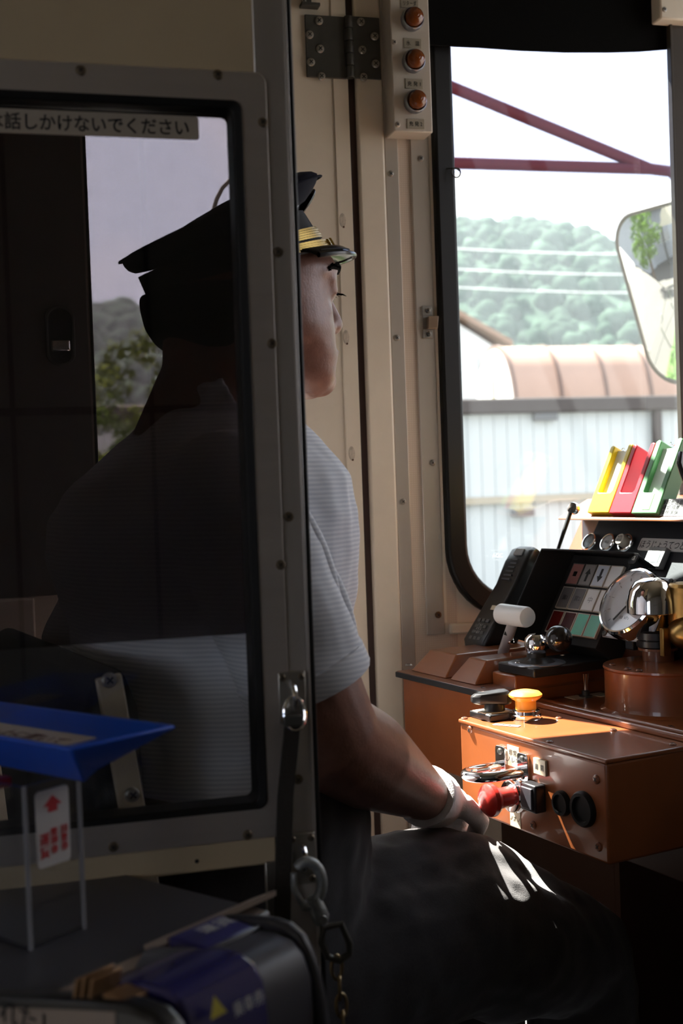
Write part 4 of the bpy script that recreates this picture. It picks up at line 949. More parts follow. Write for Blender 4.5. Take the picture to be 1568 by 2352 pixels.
# ================================================================== ON AND BEFORE THE PARTITION
def ringplate(px, py, name, label):
    p = YP(px, py, PY - .001); t = empty(name, p, label, 'ring plate', 'ring plates on the partition stile')
    MB().bx(p.x - .0105, p.x + .0105, PY - .002, PY + .003, p.z - .0195, p.z + .0195).obj('plate', STEEL, t, bevel=.0008)
    for dx in (-1, 1):
        for dz in (-1, 1): screw((p.x + .0072 * dx, PY - .002, p.z + .0155 * dz), NY, .0026, t, SCR)
    MB().tube([p + V((0, -.001 - .010 * math.sin(a), .010 * math.cos(a) + .001)) for a in [math.pi * k / 10 for k in range(11)]], .0021, 10).obj('staple', CHROME, t)
    return p, t
p, t = ringplate(671, 1602, 'ring_plate', 'steel plate with a hanging ring at the top of the strap')
c = p + V((-.001, -.0105, -.0105))
MB().tube([c + V((.0080 * math.sin(a), .002 * math.cos(a), .0125 * math.cos(a))) for a in [2 * math.pi * k / 28 for k in range(28)]], .0013, 8, closed=True).obj('hanging_ring', CHROME, t)
a0 = YP(672, 1655, PY - .012); a1 = YP(655, 1830, PY - .014); a2 = YP(650, 2000, PY - .014); a3 = YP(645, 2330, PY - .014)
b = MB(); rs = []
for q in (a0, a0.lerp(a1, .5), a1, a2, a3): rs.append([q + V((x, y, 0)) for x, y in ((-.0062, -.0015), (.0062, -.0015), (.0062, .0015), (-.0062, .0015))])
stp = b.rings(rs).obj('strap', mat('brown_black_webbing', (.022, .018, .014), .8, bump=.3, bscale=500), None, bevel=.0006, label='dark webbing strap hanging down the partition stile', cat='strap')
MB().bx(a0.x - .007, a0.x + .007, a0.y - .003, a0.y + .003, a0.z - .004, a0.z + .004).obj('strap_loop', GUN, stp, bevel=.001)
# second plate, snap hook, shackle, chain
p, t = ringplate(694, 1972, 'ring_plate', 'steel plate with a staple carrying the grey snap hook')
CAST = mat('grey_cast_metal', (.34, .36, .36), .45, .7, var=.25, vscale=200, bump=.2, bscale=500)
hk = empty('snap_hook', YP(706, 2100, PY - .02), 'large grey snap hook hanging from the lower ring plate', 'hook')
hc = YP(705, 2030, PY - .016)
arc = [hc + V((.0115 * math.sin(R(a)), 0, .0165 * math.cos(R(a)))) for a in range(-40, 205, 15)]
tip = YP(738, 2122, PY - .016)
b = MB(); b.tube(arc + [arc[-1].lerp(tip, .0)], [.0042] * (len(arc) + 1), 12); b.obj('hook_bow', CAST, hk)
d = (tip - (hc + V((.003, 0, -.012)))); s0 = hc + V((.004, 0, -.011))
b = MB(); b.tube([s0, s0 + d * .35, s0 + d * .8, tip], [.0058, .0062, .0068, .0048], 14); b.obj('hook_shank', CAST, hk)
MB().tube([hc + V((-.010, -.001, .010)), hc + V((-.0105, -.002, -.002)), hc + V((-.004, -.002, -.015))], .0026, 10).obj('hook_gate', CAST, hk)
MB().lathe(s0 + d * .8 + V((0, -.006, 0)), NY, [(.0038, 0), (.0034, .0012), (.0012, .0014), (0, .0008)], 16).obj('rivet', CAST, hk)
sh = [YP(x, y, PY - .020) for x, y in ((742, 2130), (783, 2122), (803, 2168), (802, 2190), (780, 2206), (752, 2198), (738, 2165))]
sk_ = MB().tube(sh, .0028, 10, closed=True).obj('shackle', GUN, None, label='dark triangular shackle between the snap hook and the chain', cat='shackle')
ch = empty('chain', YP(775, 2300, PY - .02), 'short length of dull brass chain below the shackle', 'chain')
CHM = mat('dull_brass_chain', (.34, .26, .15), .4, 1.0)
for k, (x, y) in enumerate(((773, 2222), (780, 2268), (784, 2310), (788, 2350))):
    c = YP(x, y, PY - .020); ax = V((1, 0, 0)) if k % 2 == 0 else V((.25, 1, 0)).normalized()
    MB().tube([c + ax * .0042 * math.sin(a) + ZX * (.0090 * math.cos(a)) for a in [2 * math.pi * j / 20 for j in range(20)]], .0014, 8, closed=True).obj('chain_link', CHM, ch)

# ---- small white latch low on the crew door post
p = YP(33, 1565, D0 - .024)
lt = empty('door_latch', p + V((0, 0, -.04)), 'small white latch screwed to the cream post below the window', 'latch')
MB().prism([p + V((x, 0, z)) for x, z in rrect(-.010, .012, -.036, .036, .009, 5)], (0, .002, 0)).obj('latch_plate', mat('white_enamel', (.60, .56, .54), .4), lt, bevel=.0006)
MB().bx(p.x - .004, p.x + .014, p.y - .012, p.y, p.z - .015, p.z + .012).obj('latch_body', WHITEP, lt, bevel=.002)
for dz in (.026, -.026): screw(p + V((.001, 0, dz)), NY, .006, lt, STEEL)

# ================================================================== FARE BOX
DF = V((.80, .60, 0)); RF = V((.60, -.80, 0))
A = CAM + ray(165, 1717) * .74                 # near right corner of the tray rim
tz = A.z
tray = empty('coin_tray', A - RF * .1 - ZX * .035, 'blue plastic coin tray with a beige label inside', 'tray')
def tp(u, w_, z): return A + RF * u + DF * w_ + ZX * z
Bt = onp(385, 1668, ZX, tz); dl = (Bt - A).dot(DF); du = (Bt - A).dot(RF)
W_ = .26
def quad(i, z): return [tp(-W_ + i, i * .8, z), tp(-i * .6, i * .8, z), tp(du - i * 1.5, dl - i * 1.2, z), tp(-W_ + i, dl - i * 1.2, z)]
b = MB(); b.rings([quad(.016, -.010), quad(.001, .0), quad(-.002, .001), quad(-.003, -.001), quad(.004, -.008), quad(.024, -.026), quad(.028, -.028)]); b.obj('tray_shell', BLUEP, tray, bevel=.0012, smooth=40)
c = (tp(-W_ / 2, dl / 2, -.0095)); tl = MB().obx(c - RF * .02, RF, DF, ZX, .105, dl * .30, .0004).obj('tray_label', mat('tray_label', (.50, .42, .36), .5), tray)
text('tray_text', '硬貨等はこのトレー上に置いて', .016, c - RF * .02 + ZX * .0006, RF, DF, mat('brown_print', (.14, .06, .05), .6), tl, width=.195, thick=.0001)

fb = empty('fare_box', A - RF * .05 + DF * .05 - ZX * (A.z), 'grey bus style fare box with navy panels and a clear chute', 'fare box')
def FU(px, py, u): return onp(px, py, RF, RF.dot(A) + u)      # on a plane that runs away from the front
# clear acrylic chute under the tray
e0 = FU(55, 1800, -.035); e1 = FU(180, 1800, -.035); zt_, zb_ = e0.z - .002, FU(55, 2290, -.035).z
zb2 = zb_
for (q0, q1) in ((e0, e1), (e0, e0 - RF * .16)):
    d = (q1 - q0); d.z = 0; n_ = ZX.cross(d).normalized() * .002
    MB().prism([V((q0.x, q0.y, zt_)), V((q1.x, q1.y, zt_)), V((q1.x, q1.y, zb2)), V((q0.x, q0.y, zb2))], n_).obj('chute_wall', ACRYL, fb)
d_ = e1 - e0; d_.z = 0
EDG = mat('acrylic_edge', (.22, .22, .24), .3)
for q in (e0, e1): MB().cyl(V((q.x, q.y, zt_)), V((q.x, q.y, zb2)), .0016, n=8).obj('chute_edge', EDG, fb)
zc_ = FU(60, 2178, -.035).z
MB().prism([V((e0.x, e0.y, zc_)), V((e0.x, e0.y, zc_)) + d_, V((e0.x, e0.y, zc_)) + d_ - RF * .16, V((e0.x, e0.y, zc_)) - RF * .16], ZX * -.003).obj('chute_shelf', GREYD, fb)
MB().prism([V((e0.x, e0.y, zt_)) - RF * .16, V((e0.x, e0.y, zt_)) - RF * .03, V((e0.x, e0.y, zt_)) - RF * .03 + d_ * .3, V((e0.x, e0.y, zt_)) - RF * .16 + d_ * .3], ZX * -.006).obj('red_flap', mat('red_flap', (.25, .01, .015), .5), fb)
# label with an arrow
l0, l1 = FU(79, 1816, -.0345), FU(157, 1803, -.0345); lb0, lb1 = FU(84, 1996, -.0345), FU(159, 1976, -.0345)
lw = ((l1 - l0).dot(DF) + (lb1 - lb0).dot(DF)) / 2; lh = ((l0 - lb0).z + (l1 - lb1).z) / 2; lc = (l0 + l1 + lb0 + lb1) / 4 + RF * .0005
lbp = MB().prism([lc + DF * x + ZX * z for x, z in rrect(-lw / 2, lw / 2, -lh / 2, lh / 2, .003, 4)], RF * .0004).obj('chute_label', mat('white_label', (.52, .50, .50), .5), fb)
ar = [(-.25, 0), (.25, 0), (.25, .30), (.5, .30), (0, .8), (-.5, .30), (-.25, .30)]
MB().prism([lc + DF * x * lw * .55 + ZX * (lh * .22 + y * lh * .26) + RF * .0005, ][:0] or [lc + DF * x * lw * .55 + ZX * (lh * .20 + y * lh * .27) + RF * .0005 for x, y in ar], RF * .0002).obj('arrow', TEXTR, lbp)
for k, s_ in enumerate(('運\n賃', '整\n理\n券', '回\n数\n券')):
    text('label_text', s_, lh * (.17 if k == 0 else .115), lc + DF * lw * (-.28 + .30 * k) - ZX * lh * (.22 if k == 0 else .18) + RF * .0006, DF, ZX, TEXTR, lbp, thick=.0001, bold=.0001)
# rounded side cheeks and body of the machine: profiles across, extruded away from the front
def FW(px, py, w_): return onp(px, py, DF, DF.dot(A) + w_)
def span(pts, w0, w1, m, name, **k):
    return MB().prism([FW(x, y, w0) for x, y in pts], DF * (w1 - w0)).obj(name, m, fb, **k)
span([(476, 2114), (490, 2104), (560, 2106), (620, 2112), (655, 2124), (685, 2150), (706, 2190), (722, 2240), (734, 2300), (744, 2380), (746, 2700), (380, 2700), (400, 2300), (440, 2150)], .078, .086, GREYD, 'side_cheek', bevel=.003, seg=3)
span([(325, 2182), (420, 2186), (480, 2192), (520, 2206), (552, 2240), (574, 2285), (590, 2345), (600, 2420), (600, 2760), (250, 2760), (260, 2300)], .004, .014, GREYPL, 'side_cheek', bevel=.004, seg=3)
span([(345, 2205), (420, 2208), (470, 2216), (508, 2236), (535, 2275), (552, 2330), (560, 2420), (560, 2760), (280, 2760)], .014, .078, mat('grey_housing', (.055, .055, .07), .35), 'machine_housing', bevel=.004, seg=3)
nb = span([(384, 2150), (474, 2182), (478, 2200), (478, 2240), (384, 2240)], .030, .076, NAVYP, 'navy_head', bevel=.003)
span([(468, 2180), (475, 2181), (479, 2188), (476, 2196), (468, 2190)], .029, .0765, GREYPL, 'head_edge', bevel=.0015)
hp = FW(430, 2166, .030) + DF * .024 + ZX * .001; text('head_text', '運賃', .014, hp + ZX * .0022, DF, -RF, mat('grey_print', (.4, .4, .4), .6), nb, thick=.0001)
MB().prism([FW(330, 2170, .03), FW(384, 2152, .03), FW(384, 2152, .03) + DF * .1, FW(330, 2170, .03) + DF * .1], ZX * -.004).obj('beige_strip', mat('beige_strip', (.28, .22, .18), .5), fb)
nv = span([(230, 2262), (320, 2258), (370, 2270), (408, 2300), (428, 2345), (440, 2430), (440, 2760), (200, 2760)], -.055, .004, mat('glossy_navy', (.03, .028, .13), .15, coat=.6), 'curved_front', bevel=.003, seg=3)
q = FW(436, 2352, -.055) + DF * .028 + RF * .003
text('warning_triangle', '▲', .013, q - DF * .012 + ZX * .004, DF, (ZX - RF * .3).normalized(), mat('yellow_print', (.45, .38, .03), .5), nv, thick=.0001)
text('panel_text', '乗車券', .008, q + DF * .012 - ZX * .003, DF, (ZX - RF * .3).normalized(), mat('grey_print', (.4, .4, .4), .6), nv, thick=.0001)
span([(-80, 2290), (100, 2292), (200, 2298), (290, 2308), (345, 2330), (380, 2370), (396, 2440), (396, 2760), (-80, 2760)], -.075, -.060, BLACKP, 'front_cheek', bevel=.004, seg=3)
lp_ = [FW(x, y, -.0754) for x, y in ((-60, 2312), (264, 2324), (266, 2420), (-60, 2420))]
fp_ = MB().prism(lp_, DF * .0004).obj('front_label', mat('beige_strip', (.28, .22, .18), .5), fb); text('front_text', 'われたし まま', .016, (lp_[0] + lp_[1]) / 2 - ZX * .008 - DF * .0006, RF, ZX, TEXT, fp_, width=(lp_[1] - lp_[0]).length * .86, thick=.0001)
# back plates and brassy slot
dk = FW(384, 2152, .03) - ZX * .012
MB().prism([dk - DF * .10, dk + DF * .095, dk + DF * .095 - RF * .22, dk - DF * .10 - RF * .22], -ZX * .02).obj('machine_deck', GREYD, fb, bevel=.003)
MB().prism([dk - DF * .10 - RF * .002, dk + DF * .09 - RF * .002, dk + DF * .09 - RF * .016, dk - DF * .10 - RF * .016], ZX * .0006).obj('deck_label', mat('beige_strip', (.28, .22, .18), .5), fb)
cs = empty('coin_slot', FW(225, 2290, -.06), parent=fb)
for k, (x, y) in enumerate(((205, 2262), (222, 2255), (240, 2262))): MB().obx(FW(x, y + 8, -.062), RF, DF, (ZX + RF * .25).normalized(), .0012, .010, .009).obj('slot_fin', mat('bronze', (.30, .17, .08), .4, .6), cs, bevel=.0006)
MB().obx(FW(290, 2290, -.062), RF, DF, ZX, .009, .008, .003).obj('slot_lip', mat('bronze', (.30, .17, .08), .4, .6), cs, bevel=.001)
MB().obx(A - RF * .07 + DF * .0 - ZX * (A.z - .28), RF, DF, ZX, .10, .065, .28).obj('pedestal', GREYD, fb, bevel=.01)

# ================================================================== OUTSIDE
GZ = -1.15
LEAF = mat('leaf_green', (.06, .09, .02), 1., spec=0., var=.5, vscale=3)
CANOPY = mat('forest_green', (.046, .070, .052), 1.0, var=.5, vscale=.25, bump=.8, bscale=2.5, spec=0.)
st(MB().bx(-160, 220, -60, 260, GZ - .5, GZ), 'ground', mat('gravel_ground', (.13, .125, .115), .9, var=.15, vscale=.4))
# long shed with a pale sheet wall
SY = 16.0
ze0, ze1 = YP(1300, 948, SY).z, YP(1300, 914, SY).z
xs0_, xs1_ = YP(1040, 940, SY).x - 6, YP(1700, 940, SY).x + 6
shed = empty('shed', ((xs0_ + xs1_) / 2, SY, GZ), 'long low shed with pale sheet walls and a brown gutter', 'building')
zl = YP(1300, 1142, SY).z
SHEET = mat('pale_sheet_metal', (.56, .58, .59), .5, var=.06, vscale=1.5, stretch=(1, 1, .2))
n_ = int((xs1_ - xs0_) / .20)
proto_u = None
for k in range(n_):
    x = xs0_ + .20 * k
    if proto_u is None:
        proto_u = MB().hexa([V(q) for q in ((x, SY, zl), (x + .194, SY, zl), (x + .194, SY + .1, zl), (x, SY + .1, zl), (x, SY, ze1), (x + .194, SY, ze1), (x + .194, SY + .1, ze1), (x, SY + .1, ze1))]).obj('wall_sheet', SHEET, shed, bevel=.004)
        proto_d = MB().bx(x, x + .194, SY + .05, SY + .15, GZ, zl).obj('wall_sheet', SHEET, shed, bevel=.012)
        base_u, base_d = proto_u.location.copy(), proto_d.location.copy()
    else:
        for pr, b0_ in ((proto_u, base_u), (proto_d, base_d)):
            o = pr.copy(); COL.objects.link(o); o.location = b0_ + V((.20 * k, 0, 0))
MB().bx(xs0_, xs1_, SY + .09, SY + .2, GZ, ze1).obj('backing_wall', mat('grey_lining', (.45, .45, .44), .7), shed)
MB().bx(xs0_, xs1_, SY - .16, SY + .3, ze0, ze1).obj('gutter', mat('brown_gutter', (.065, .05, .048), .7), shed, bevel=.03)
MB().bx(xs0_, xs1_, SY - .06, SY + .02, zl - .05, zl + .05).obj('ledge', mat('beige_ledge', (.42, .36, .28), .6), shed)
MB().bx(xs0_, xs1_, SY + .1, SY + 5, ze1 - .05, ze1 + .02).obj('roof', mat('brown_roof', (.25, .17, .13), .6), shed)
q = YP(1502, 985, SY); MB().bx(q.x - .06, q.x + .06, SY - .14, SY - .02, zl, ze0).obj('downpipe', mat('brown_gutter', (.065, .05, .048), .7), shed, bevel=.02)
for (x, y, w_, h_) in ((1247, 958, .17, .06), (1197, 1178, .15, .05)):
    q = YP(x, y, SY); v_ = MB().bx(q.x - w_, q.x + w_, SY - .12, SY + .02, q.z - h_, q.z + h_).obj('vent', mat('grey_vent', (.25, .25, .26), .6), shed, bevel=.01)
    for j in range(3): MB().bx(q.x - w_ + .01, q.x + w_ - .01, SY - .13, SY - .115, q.z - h_ + .02 + j * h_ * .6, q.z - h_ + .035 + j * h_ * .6).obj('vent_slat', GREYD, v_)
# barrel roofed store behind it
BY = 24.0; q = YP(1150, 797, BY); Rb = 1.42; bx0_ = YP(1180, 860, BY - Rb * .6).x - .05; bzc = q.z - Rb
barn = empty('barrel_store', (bx0_ + 6, BY, GZ), 'store with a tan ribbed barrel roof and a white end wall', 'building')
ROOF = mat('tan_roof_sheet', (.42, .27, .205), .42, .2, var=.08, vscale=1.2)
def arch(x0, x1, r, name, m, cap=False):
    rs = []
    for x in (x0, x1): rs.append([V((x, BY - r * math.cos(a) * .75, bzc + r * math.sin(a))) for a in [math.pi * k / 28 for k in range(29)]])
    return MB().rings(rs).obj(name, m, barn)
seg = 1.02
for k in range(12): arch(bx0_ + seg * k, bx0_ + seg * (k + 1) - .02, Rb, 'roof_sheet', ROOF)
for k in range(13): arch(bx0_ + seg * k - .045, bx0_ + seg * k + .03, Rb + .035, 'roof_rib', mat('dark_rib', (.16, .10, .08), .5))
arch(bx0_ - .06, bx0_ - .03, Rb - .06, 'end_wall', mat('white_end_wall', (.85, .85, .80), .6))
MB().bx(bx0_ - .10, bx0_ - .05, BY - .05, BY + .03, bzc, bzc + Rb * .55).obj('end_post', mat('tan_post', (.45, .36, .20), .6), barn)
MB().bx(bx0_, bx0_ + seg * 12, BY - Rb * .75, BY + Rb * .75, GZ, bzc).obj('base_wall', SHEET, barn)
# gabled house further back
HY = 31.0
a_, b_ = YP(1060, 735, HY), YP(1168, 797, HY); zb3 = b_.z; xr_ = b_.x
house = empty('gabled_house', (a_.x - 3, HY, GZ), 'white gabled house with dark roof edge behind the sheds', 'building')
xl = 2 * a_.x - xr_ - 1.0; xm = (xl + xr_) / 2; zp = a_.z + (a_.z - zb3) / (a_.x - xr_) * (xm - a_.x)
MB().prism([V((xl, HY, GZ)), V((xr_ - .2, HY, GZ)), V((xr_ - .2, HY, zb3 - .12)), V((xm, HY, zp - .12)), V((xl, HY, zb3 - .12))], (0, 8, 0)).obj('house_wall', mat('white_render', (.50, .52, .54), .7), house)
for s_ in (0, 1):
    e_ = V((xr_, HY - .3, zb3)) if s_ else V((xl - .2, HY - .3, zb3)); t_ = V((xm, HY - .3, zp))
    MB().prism([e_, t_, t_ + V((0, 0, .14)), e_ + V((0, 0, .14))], (0, 8.6, 0)).obj('roof_slope', mat('brown_roof', (.25, .17, .13), .6), house)
q = YP(1117, 857, HY); hw_ = MB().bx(q.x - .16, q.x + .5, HY - .05, HY + .05, q.z - .35, q.z + .35).obj('house_window', mat('dim_glass', (.16, .17, .19), .15), house); MB().ringpoly([(q.x - .2, HY - .08, q.z - .39), (q.x + .54, HY - .08, q.z - .39), (q.x + .54, HY - .08, q.z + .39), (q.x - .2, HY - .08, q.z + .39)], [(q.x - .15, HY - .08, q.z - .34), (q.x + .49, HY - .08, q.z - .34), (q.x + .49, HY - .08, q.z + .34), (q.x - .15, HY - .08, q.z + .34)], (0, .05, 0)).obj('window_frame', SHEET, hw_)

# wooded hill
HYl = 110.0
ridge_px = [(-400, 640), (0, 660), (120, 690), (210, 668), (280, 655), (330, 690), (380, 672), (520, 640), (760, 560), (960, 490), (1050, 462), (1150, 458), (1250, 470), (1310, 500), (1360, 542), (1395, 530), (1430, 508), (1480, 540), (1560, 580), (1800, 640), (2400, 700)]
RID = []
for x, y in ridge_px:
    q = YP(x, y, HYl); RID.append((q.x, q.z))
def ridge(x):
    if x <= RID[0][0]: return RID[0][1]
    for (x0, z0), (x1, z1) in zip(RID, RID[1:]):
        if x <= x1: return z0 + (z1 - z0) * (x - x0) / (x1 - x0)
    return RID[-1][1]
hv = []; hf = []
NX, NYY = 70, 14
for j in range(NYY + 1):
    for i in range(NX + 1):
        x = RID[0][0] - 20 + (RID[-1][0] - RID[0][0] + 40) * i / NX; t = j / NYY
        zz = GZ + (ridge(x) - 2.0 - GZ) * math.sin(min(t * 1.25, 1) * math.pi / 2) ** 1.2
        hv.append(V((x, 62 + 70 * t, zz)))
for j in range(NYY):
    for i in range(NX): a = j * (NX + 1) + i; hf.append((a, a + 1, a + NX + 2, a + NX + 1))
h_ = MB(); h_.add(hv, hf); st(h_, 'hill', CANOPY, label='low hill behind the sheds')
def blob_mesh(sub, jit, seed):
    bm = bmesh.new(); bmesh.ops.create_icosphere(bm, subdivisions=sub, radius=1.0); rnd = random.Random(seed)
    for v in bm.verts: v.co *= 1 + rnd.uniform(-jit, jit)
    vs_ = [v.co.copy() for v in bm.verts]; fs_ = [tuple(v.index for v in f.verts) for f in bm.faces]; bm.free(); return vs_, fs_
BL = [blob_mesh(2, .16, k) for k in range(5)]
rnd = random.Random(3)
cn = MB()
for k in range(6500):
    x = rnd.uniform(RID[0][0] - 15, RID[-1][0] + 10); t = rnd.random() ** .8
    if k < 1300: t = .80
    zz = GZ + (ridge(x) - 2.0 - GZ) * math.sin(min(t * 1.25, 1) * math.pi / 2) ** 1.2; y = 62 + 70 * t
    r_ = rnd.uniform(.4, 1.15)
    vs_, fs_ = rnd.choice(BL); cn.add([V((x + p.x * r_, y + p.y * r_, zz + r_ * .35 + p.z * r_ * 1.05)) for p in vs_], fs_)
cn.obj('forest_canopy', CANOPY, None, smooth=60, label='dense green forest canopy covering the hill', cat='forest', kind='stuff')
# overhead wires
for k, y in enumerate((545, 592, 634)):
    a_, b_ = YP(600, y - 6, 45), YP(2000, y + 22, 45)
    MB().tube([a_.lerp(b_, t / 8) - ZX * .5 * math.sin(math.pi * t / 8) for t in range(9)], .022, 6).obj('overhead_wire', mat('pale_wire', (.7, .7, .7), .5), None, label=('topmost', 'middle', 'lowest')[k] + ' pale overhead wire strung before the wooded hill', cat='wire', group='overhead wires')
# leafy trees
def tree(x, y, z0, h, r, name, label, seed, m):
    rd = random.Random(seed); t = empty(name, (x, y, z0), label, 'tree')
    MB().tube([V((x, y, z0)), V((x + .1, y, z0 + h * .4)), V((x - .05, y, z0 + h * .7))], [r * .09, r * .07, r * .03], 10).obj('trunk', mat('bark', (.10, .07, .05), .9), t)
    cr = MB()
    for k in range(60):
        a = rd.uniform(0, 6.28); e = rd.uniform(-.9, 1); rr_ = r * rd.uniform(.35, .95); c = V((x + rr_ * math.cos(a) * math.sqrt(1 - e * e * .8), y + rr_ * math.sin(a) * math.sqrt(1 - e * e * .8), z0 + h * .66 + e * h * .33))
        for q in range(55):
            d = V((rd.gauss(0, 1), rd.gauss(0, 1), rd.gauss(0, 1))).normalized(); p = c + d * r * .27 * rd.uniform(.5, 1); u = d.orthogonal().normalized() * r * .055; w_ = d.cross(u).normalized() * r * .035
            cr.add([p - u, p - w_, p + u, p + w_], [(0, 1, 2, 3)])
    cr.obj('foliage', m, t, smooth=0)
    return t
q = YP(300, 1000, 13)
tree(q.x, 13, GZ, YP(300, 778, 13).z - GZ + .1, .62, 'leafy_tree', 'yellow-green leafy tree seen through the crew door window', 5, mat('yellow_green_leaf', (.10, .125, .018), 1., spec=0., var=.4, vscale=6))
q = YP(235, 1000, 11.5)
tree(q.x, 11.5, GZ, YP(235, 905, 11.5).z - GZ, .4, 'leafy_shrub', 'lower green shrub beside the yellow-green tree', 9, LEAF)

# ---- rear view mirror on maroon arms
MAROON = mat('maroon_paint', (.085, .006, .012), .5, spec=.25)
mi = empty('rear_view_mirror', YP(1545, 900, 2.75), 'large rear view mirror on maroon tube arms outside the window', 'mirror')
j0 = YP(1492, 388, 2.6)
MB().tube([YP(760, 86, 2.6), j0], .0128, 16).obj('upper_arm', MAROON, mi)
MB().tube([YP(760, 366, 2.6), j0, YP(1540, 394, 2.62), YP(1568, 420, 2.68), YP(1584, 470, 2.76)], .0128, 16).obj('lower_arm', MAROON, mi)
for (x, y) in ((760, 86), (760, 366)):
    q = YP(x, y, 2.6); MB().tube([q, V((q.x - .1, 1.83, q.z))], .0128, 12).obj('arm_mount', MAROON, mi)
mc = YP(1548, 678, 2.78)
cdir = (mc - CAM).normalized()
gdir = V((-.86, .42, -.24)).normalized()
mn = (gdir - cdir).normalized()
mr_ = ZX.cross(mn).normalized(); mr_ = mr_ if mr_.dot(ray(1568, 678) - ray(1400, 678)) > 0 else -mr_
mu = mn.cross(mr_); mu = mu if mu.z > 0 else -mu
pw, phh = .175, .223
out2 = []
for x, z in rrect(-pw, pw, -phh, phh, .078, 8): out2.append((x + (.039 * (1 - (z + phh) / (2 * phh)) if x < 0 else -.0 * z), z))
RC = 1.5
def mp_(x, z, d=0.): return mc + mr_ * x + mu * z + mn * (-(x * x + z * z) / (2 * RC) + d)
b = MB(); rs = []
for k in (1.0, .85, .7, .55, .4, .25, .12, .02): rs.append([mp_(x * k, z * k) for x, z in out2])
b.rings(rs, cap0=False)
bk = [mp_(x, z) - mn * .012 for x, z in out2]
b.rings([rs[0], bk], cap0=False, cap1=True)
b.obj('mirror_glass', mat('mirror_silver', (.93, .94, .95), .004, 1.0), mi, smooth=50)
MB().tube([mp_(x * 1.015, z * 1.012, -.004) for x, z in out2], .0080, 10, closed=True).obj('mirror_frame', mat('grey_mirror_rim', (.06, .052, .052), .4), mi)
MB().prism([mp_(x * 1.0, z * 1.0) - mn * .013 for x, z in out2], -mn * .012).obj('mirror_back', BLACKP, mi)
MB().tube([mc - mn * .02, YP(1584, 470, 2.76)], .010, 10).obj('mirror_bracket', MAROON, mi)

# ---- what the mirror looks back on: lawn, fence, street and station side
lawn = MB().bx(-30, .5, 2.4, 6.2, GZ, GZ + .03).obj('lawn', mat('lawn_green', (.05, .10, .012), .9, var=.5, vscale=2.5, bump=.5, bscale=30), None, label='bright green lawn beside the train seen in the mirror', kind='structure')
rd = random.Random(11); gr = MB()
for k in range(9000):
    x, y = -rd.random() ** 1.6 * 14 + .3, rd.uniform(2.6, 6.1); h_ = rd.uniform(.05, .14); a = rd.uniform(0, 3.14); u = V((math.cos(a), math.sin(a), 0)) * .012
    p = V((x, y, GZ + .031)); gr.add([p - u, p + u, p + V((rd.uniform(-.04, .04), rd.uniform(-.04, .04), h_))], [(0, 1, 2)])
gr.obj('grass_blades', mat('grass_blade', (.06, .115, .015), .7, var=.3), None, smooth=0, label='rough grass growing on the lawn beside the train', cat='grass', kind='stuff')
st(MB().bx(-60, 6, 6.2, 15.7, GZ, GZ + .01), 'street', mat('tan_street', (.05, .043, .035), .9, var=.12, vscale=.6), label='tan paved street beyond the lawn')
fe = empty('fence', (-8, 6.3, GZ), 'thin post and wire fence between the lawn and the street', 'fence')
for k in range(16): MB().cyl((-.5 - 1.5 * k, 6.3, GZ), (-.5 - 1.5 * k, 6.3, GZ + 1.0), .025, n=8).obj('post', mat('grey_post', (.25, .25, .22), .7), fe)
for z in (.35, .65, .95): MB().cyl((-24, 6.3, GZ + z), (0, 6.3, GZ + z), .008, n=6).obj('wire', GUN, fe)
sb = empty('street_building', (-26, 14, GZ), 'grey two storey building along the street seen in the mirror', 'building')
MB().bx(-34, -14, 12.5, 15.5, GZ, 7).obj('wall', mat('grey_render', (.35, .36, .38), .7), sb)
MB().bx(-34, -13.6, 12.1, 15.6, 2.6, 2.9).obj('floor_band', mat('white_render', (.50, .52, .54), .7), sb)
for k in range(6):
    for z in (.2, 4.0):
        wn = MB().bx(-33 + 3.1 * k, -31.2 + 3.1 * k, 12.42, 12.52, z, z + 1.6).obj('window', mat('white_render', (.50, .52, .54), .7), sb); MB().bx(-32.9 + 3.1 * k, -31.3 + 3.1 * k, 12.40, 12.43, z + .1, z + 1.5).obj('pane', mat('dim_glass', (.16, .17, .19), .15), wn)
tree(-9.5, 9.2, GZ, 3.6, 1.1, 'street_tree', 'young bright green street tree seen in the mirror', 21, mat('fresh_leaf', (.12, .20, .03), 1., spec=0., var=.4, vscale=4))
cp = empty('station_canopy', (-20, 8.5, GZ), 'cream canopy with pointed gables seen in the mirror', 'canopy')
for k in range(4): MB().prism([V((-16.5, 6.9 + 1.1 * k, 1.6)), V((-16.5, 8.0 + 1.1 * k, 1.6)), V((-16.5, 7.45 + 1.1 * k, 2.7))], (-4, 0, 0)).obj('gable', mat('cream_canopy', (.62, .55, .42), .7), cp)
for (x, y) in ((-16.7, 7.0), (-16.7, 11.2), (-20.3, 7.0), (-20.3, 11.2)): MB().cyl((x, y, GZ), (x, y, 1.62), .07, n=10).obj('column', GUN, cp)
vn = empty('delivery_van', (-21, 9.2, GZ), 'small white van parked under the canopy', 'van')
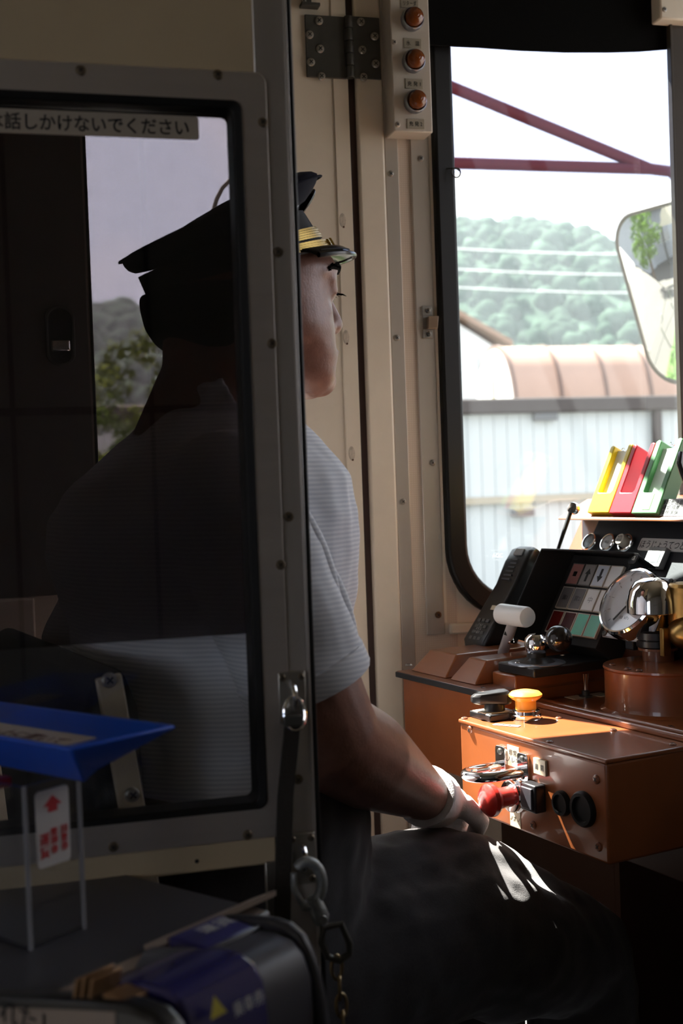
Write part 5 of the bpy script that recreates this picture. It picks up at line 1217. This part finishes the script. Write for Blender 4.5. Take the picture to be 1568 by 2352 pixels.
MB().prism([V((-22.8, 8.5, GZ + .35)), V((-19.4, 8.5, GZ + .35)), V((-19.4, 8.5, GZ + 1.1)), V((-20.0, 8.5, GZ + 1.25)), V((-20.5, 8.5, GZ + 1.9)), V((-22.8, 8.5, GZ + 1.9))], (0, 1.5, 0)).obj('van_body', mat('van_white', (.8, .8, .82), .3), vn, bevel=.08, seg=3)
MB().prism([V((-20.02, 8.6, GZ + 1.30)), V((-20.02, 9.9, GZ + 1.30)), V((-20.42, 9.9, GZ + 1.82)), V((-20.42, 8.6, GZ + 1.82))], (.02, 0, .01)).obj('windscreen', mat('dim_glass', (.16, .17, .19), .15), vn)
for x in (-20.1, -22.1):
    for y in (8.5, 9.85): MB().lathe((x, y, GZ + .31), (0, 1, 0), [(.30, 0), (.31, .03), (.31, .12), (.28, .15)], 18).obj('wheel', RUBBER, vn)
sw = empty('sawhorse', (-2.6, 3.4, GZ + .03), 'small red topped trestle standing on the lawn', 'trestle')
MB().bx(-2.8, -2.4, 3.34, 3.46, GZ + .42, GZ + .52).obj('beam', mat('red_paint', (.6, .06, .04), .5), sw)
for (x, y) in ((-2.78, 3.2), (-2.78, 3.6), (-2.42, 3.2), (-2.42, 3.6)): MB().cyl((x, y, GZ + .031), (x, 3.4, GZ + .44), .02, n=8).obj('leg', STEEL, sw)

MB().tube([YP(488, 490, 1.95), YP(497, 458, 1.95), YP(510, 432, 1.95), YP(526, 416, 1.95), YP(548, 404, 1.95), YP(600, 400, 1.93), YP(640, 420, 1.86), YP(640, 470, 1.835)], .0035, 8).obj('cable_loop', BLACKM, door1)

# ---- summer haze between the sheds and the hill
hz = bpy.data.materials.new('haze'); hz.use_nodes = True; t = hz.node_tree; t.nodes.remove(t.nodes['Principled BSDF'])
vsn = t.nodes.new('ShaderNodeVolumeScatter'); vsn.inputs['Color'].default_value = (.84, .93, 1.0, 1); vsn.inputs['Density'].default_value = .0021; vsn.inputs['Anisotropy'].default_value = .0
t.links.new(vsn.outputs[0], t.nodes['Material Output'].inputs['Volume'])
MB().bx(-90, 190, 34, 140, GZ + .02, 48).obj('haze', hz, None, kind='stuff', label='thin pale haze in the air before the wooded hill', cat='haze')
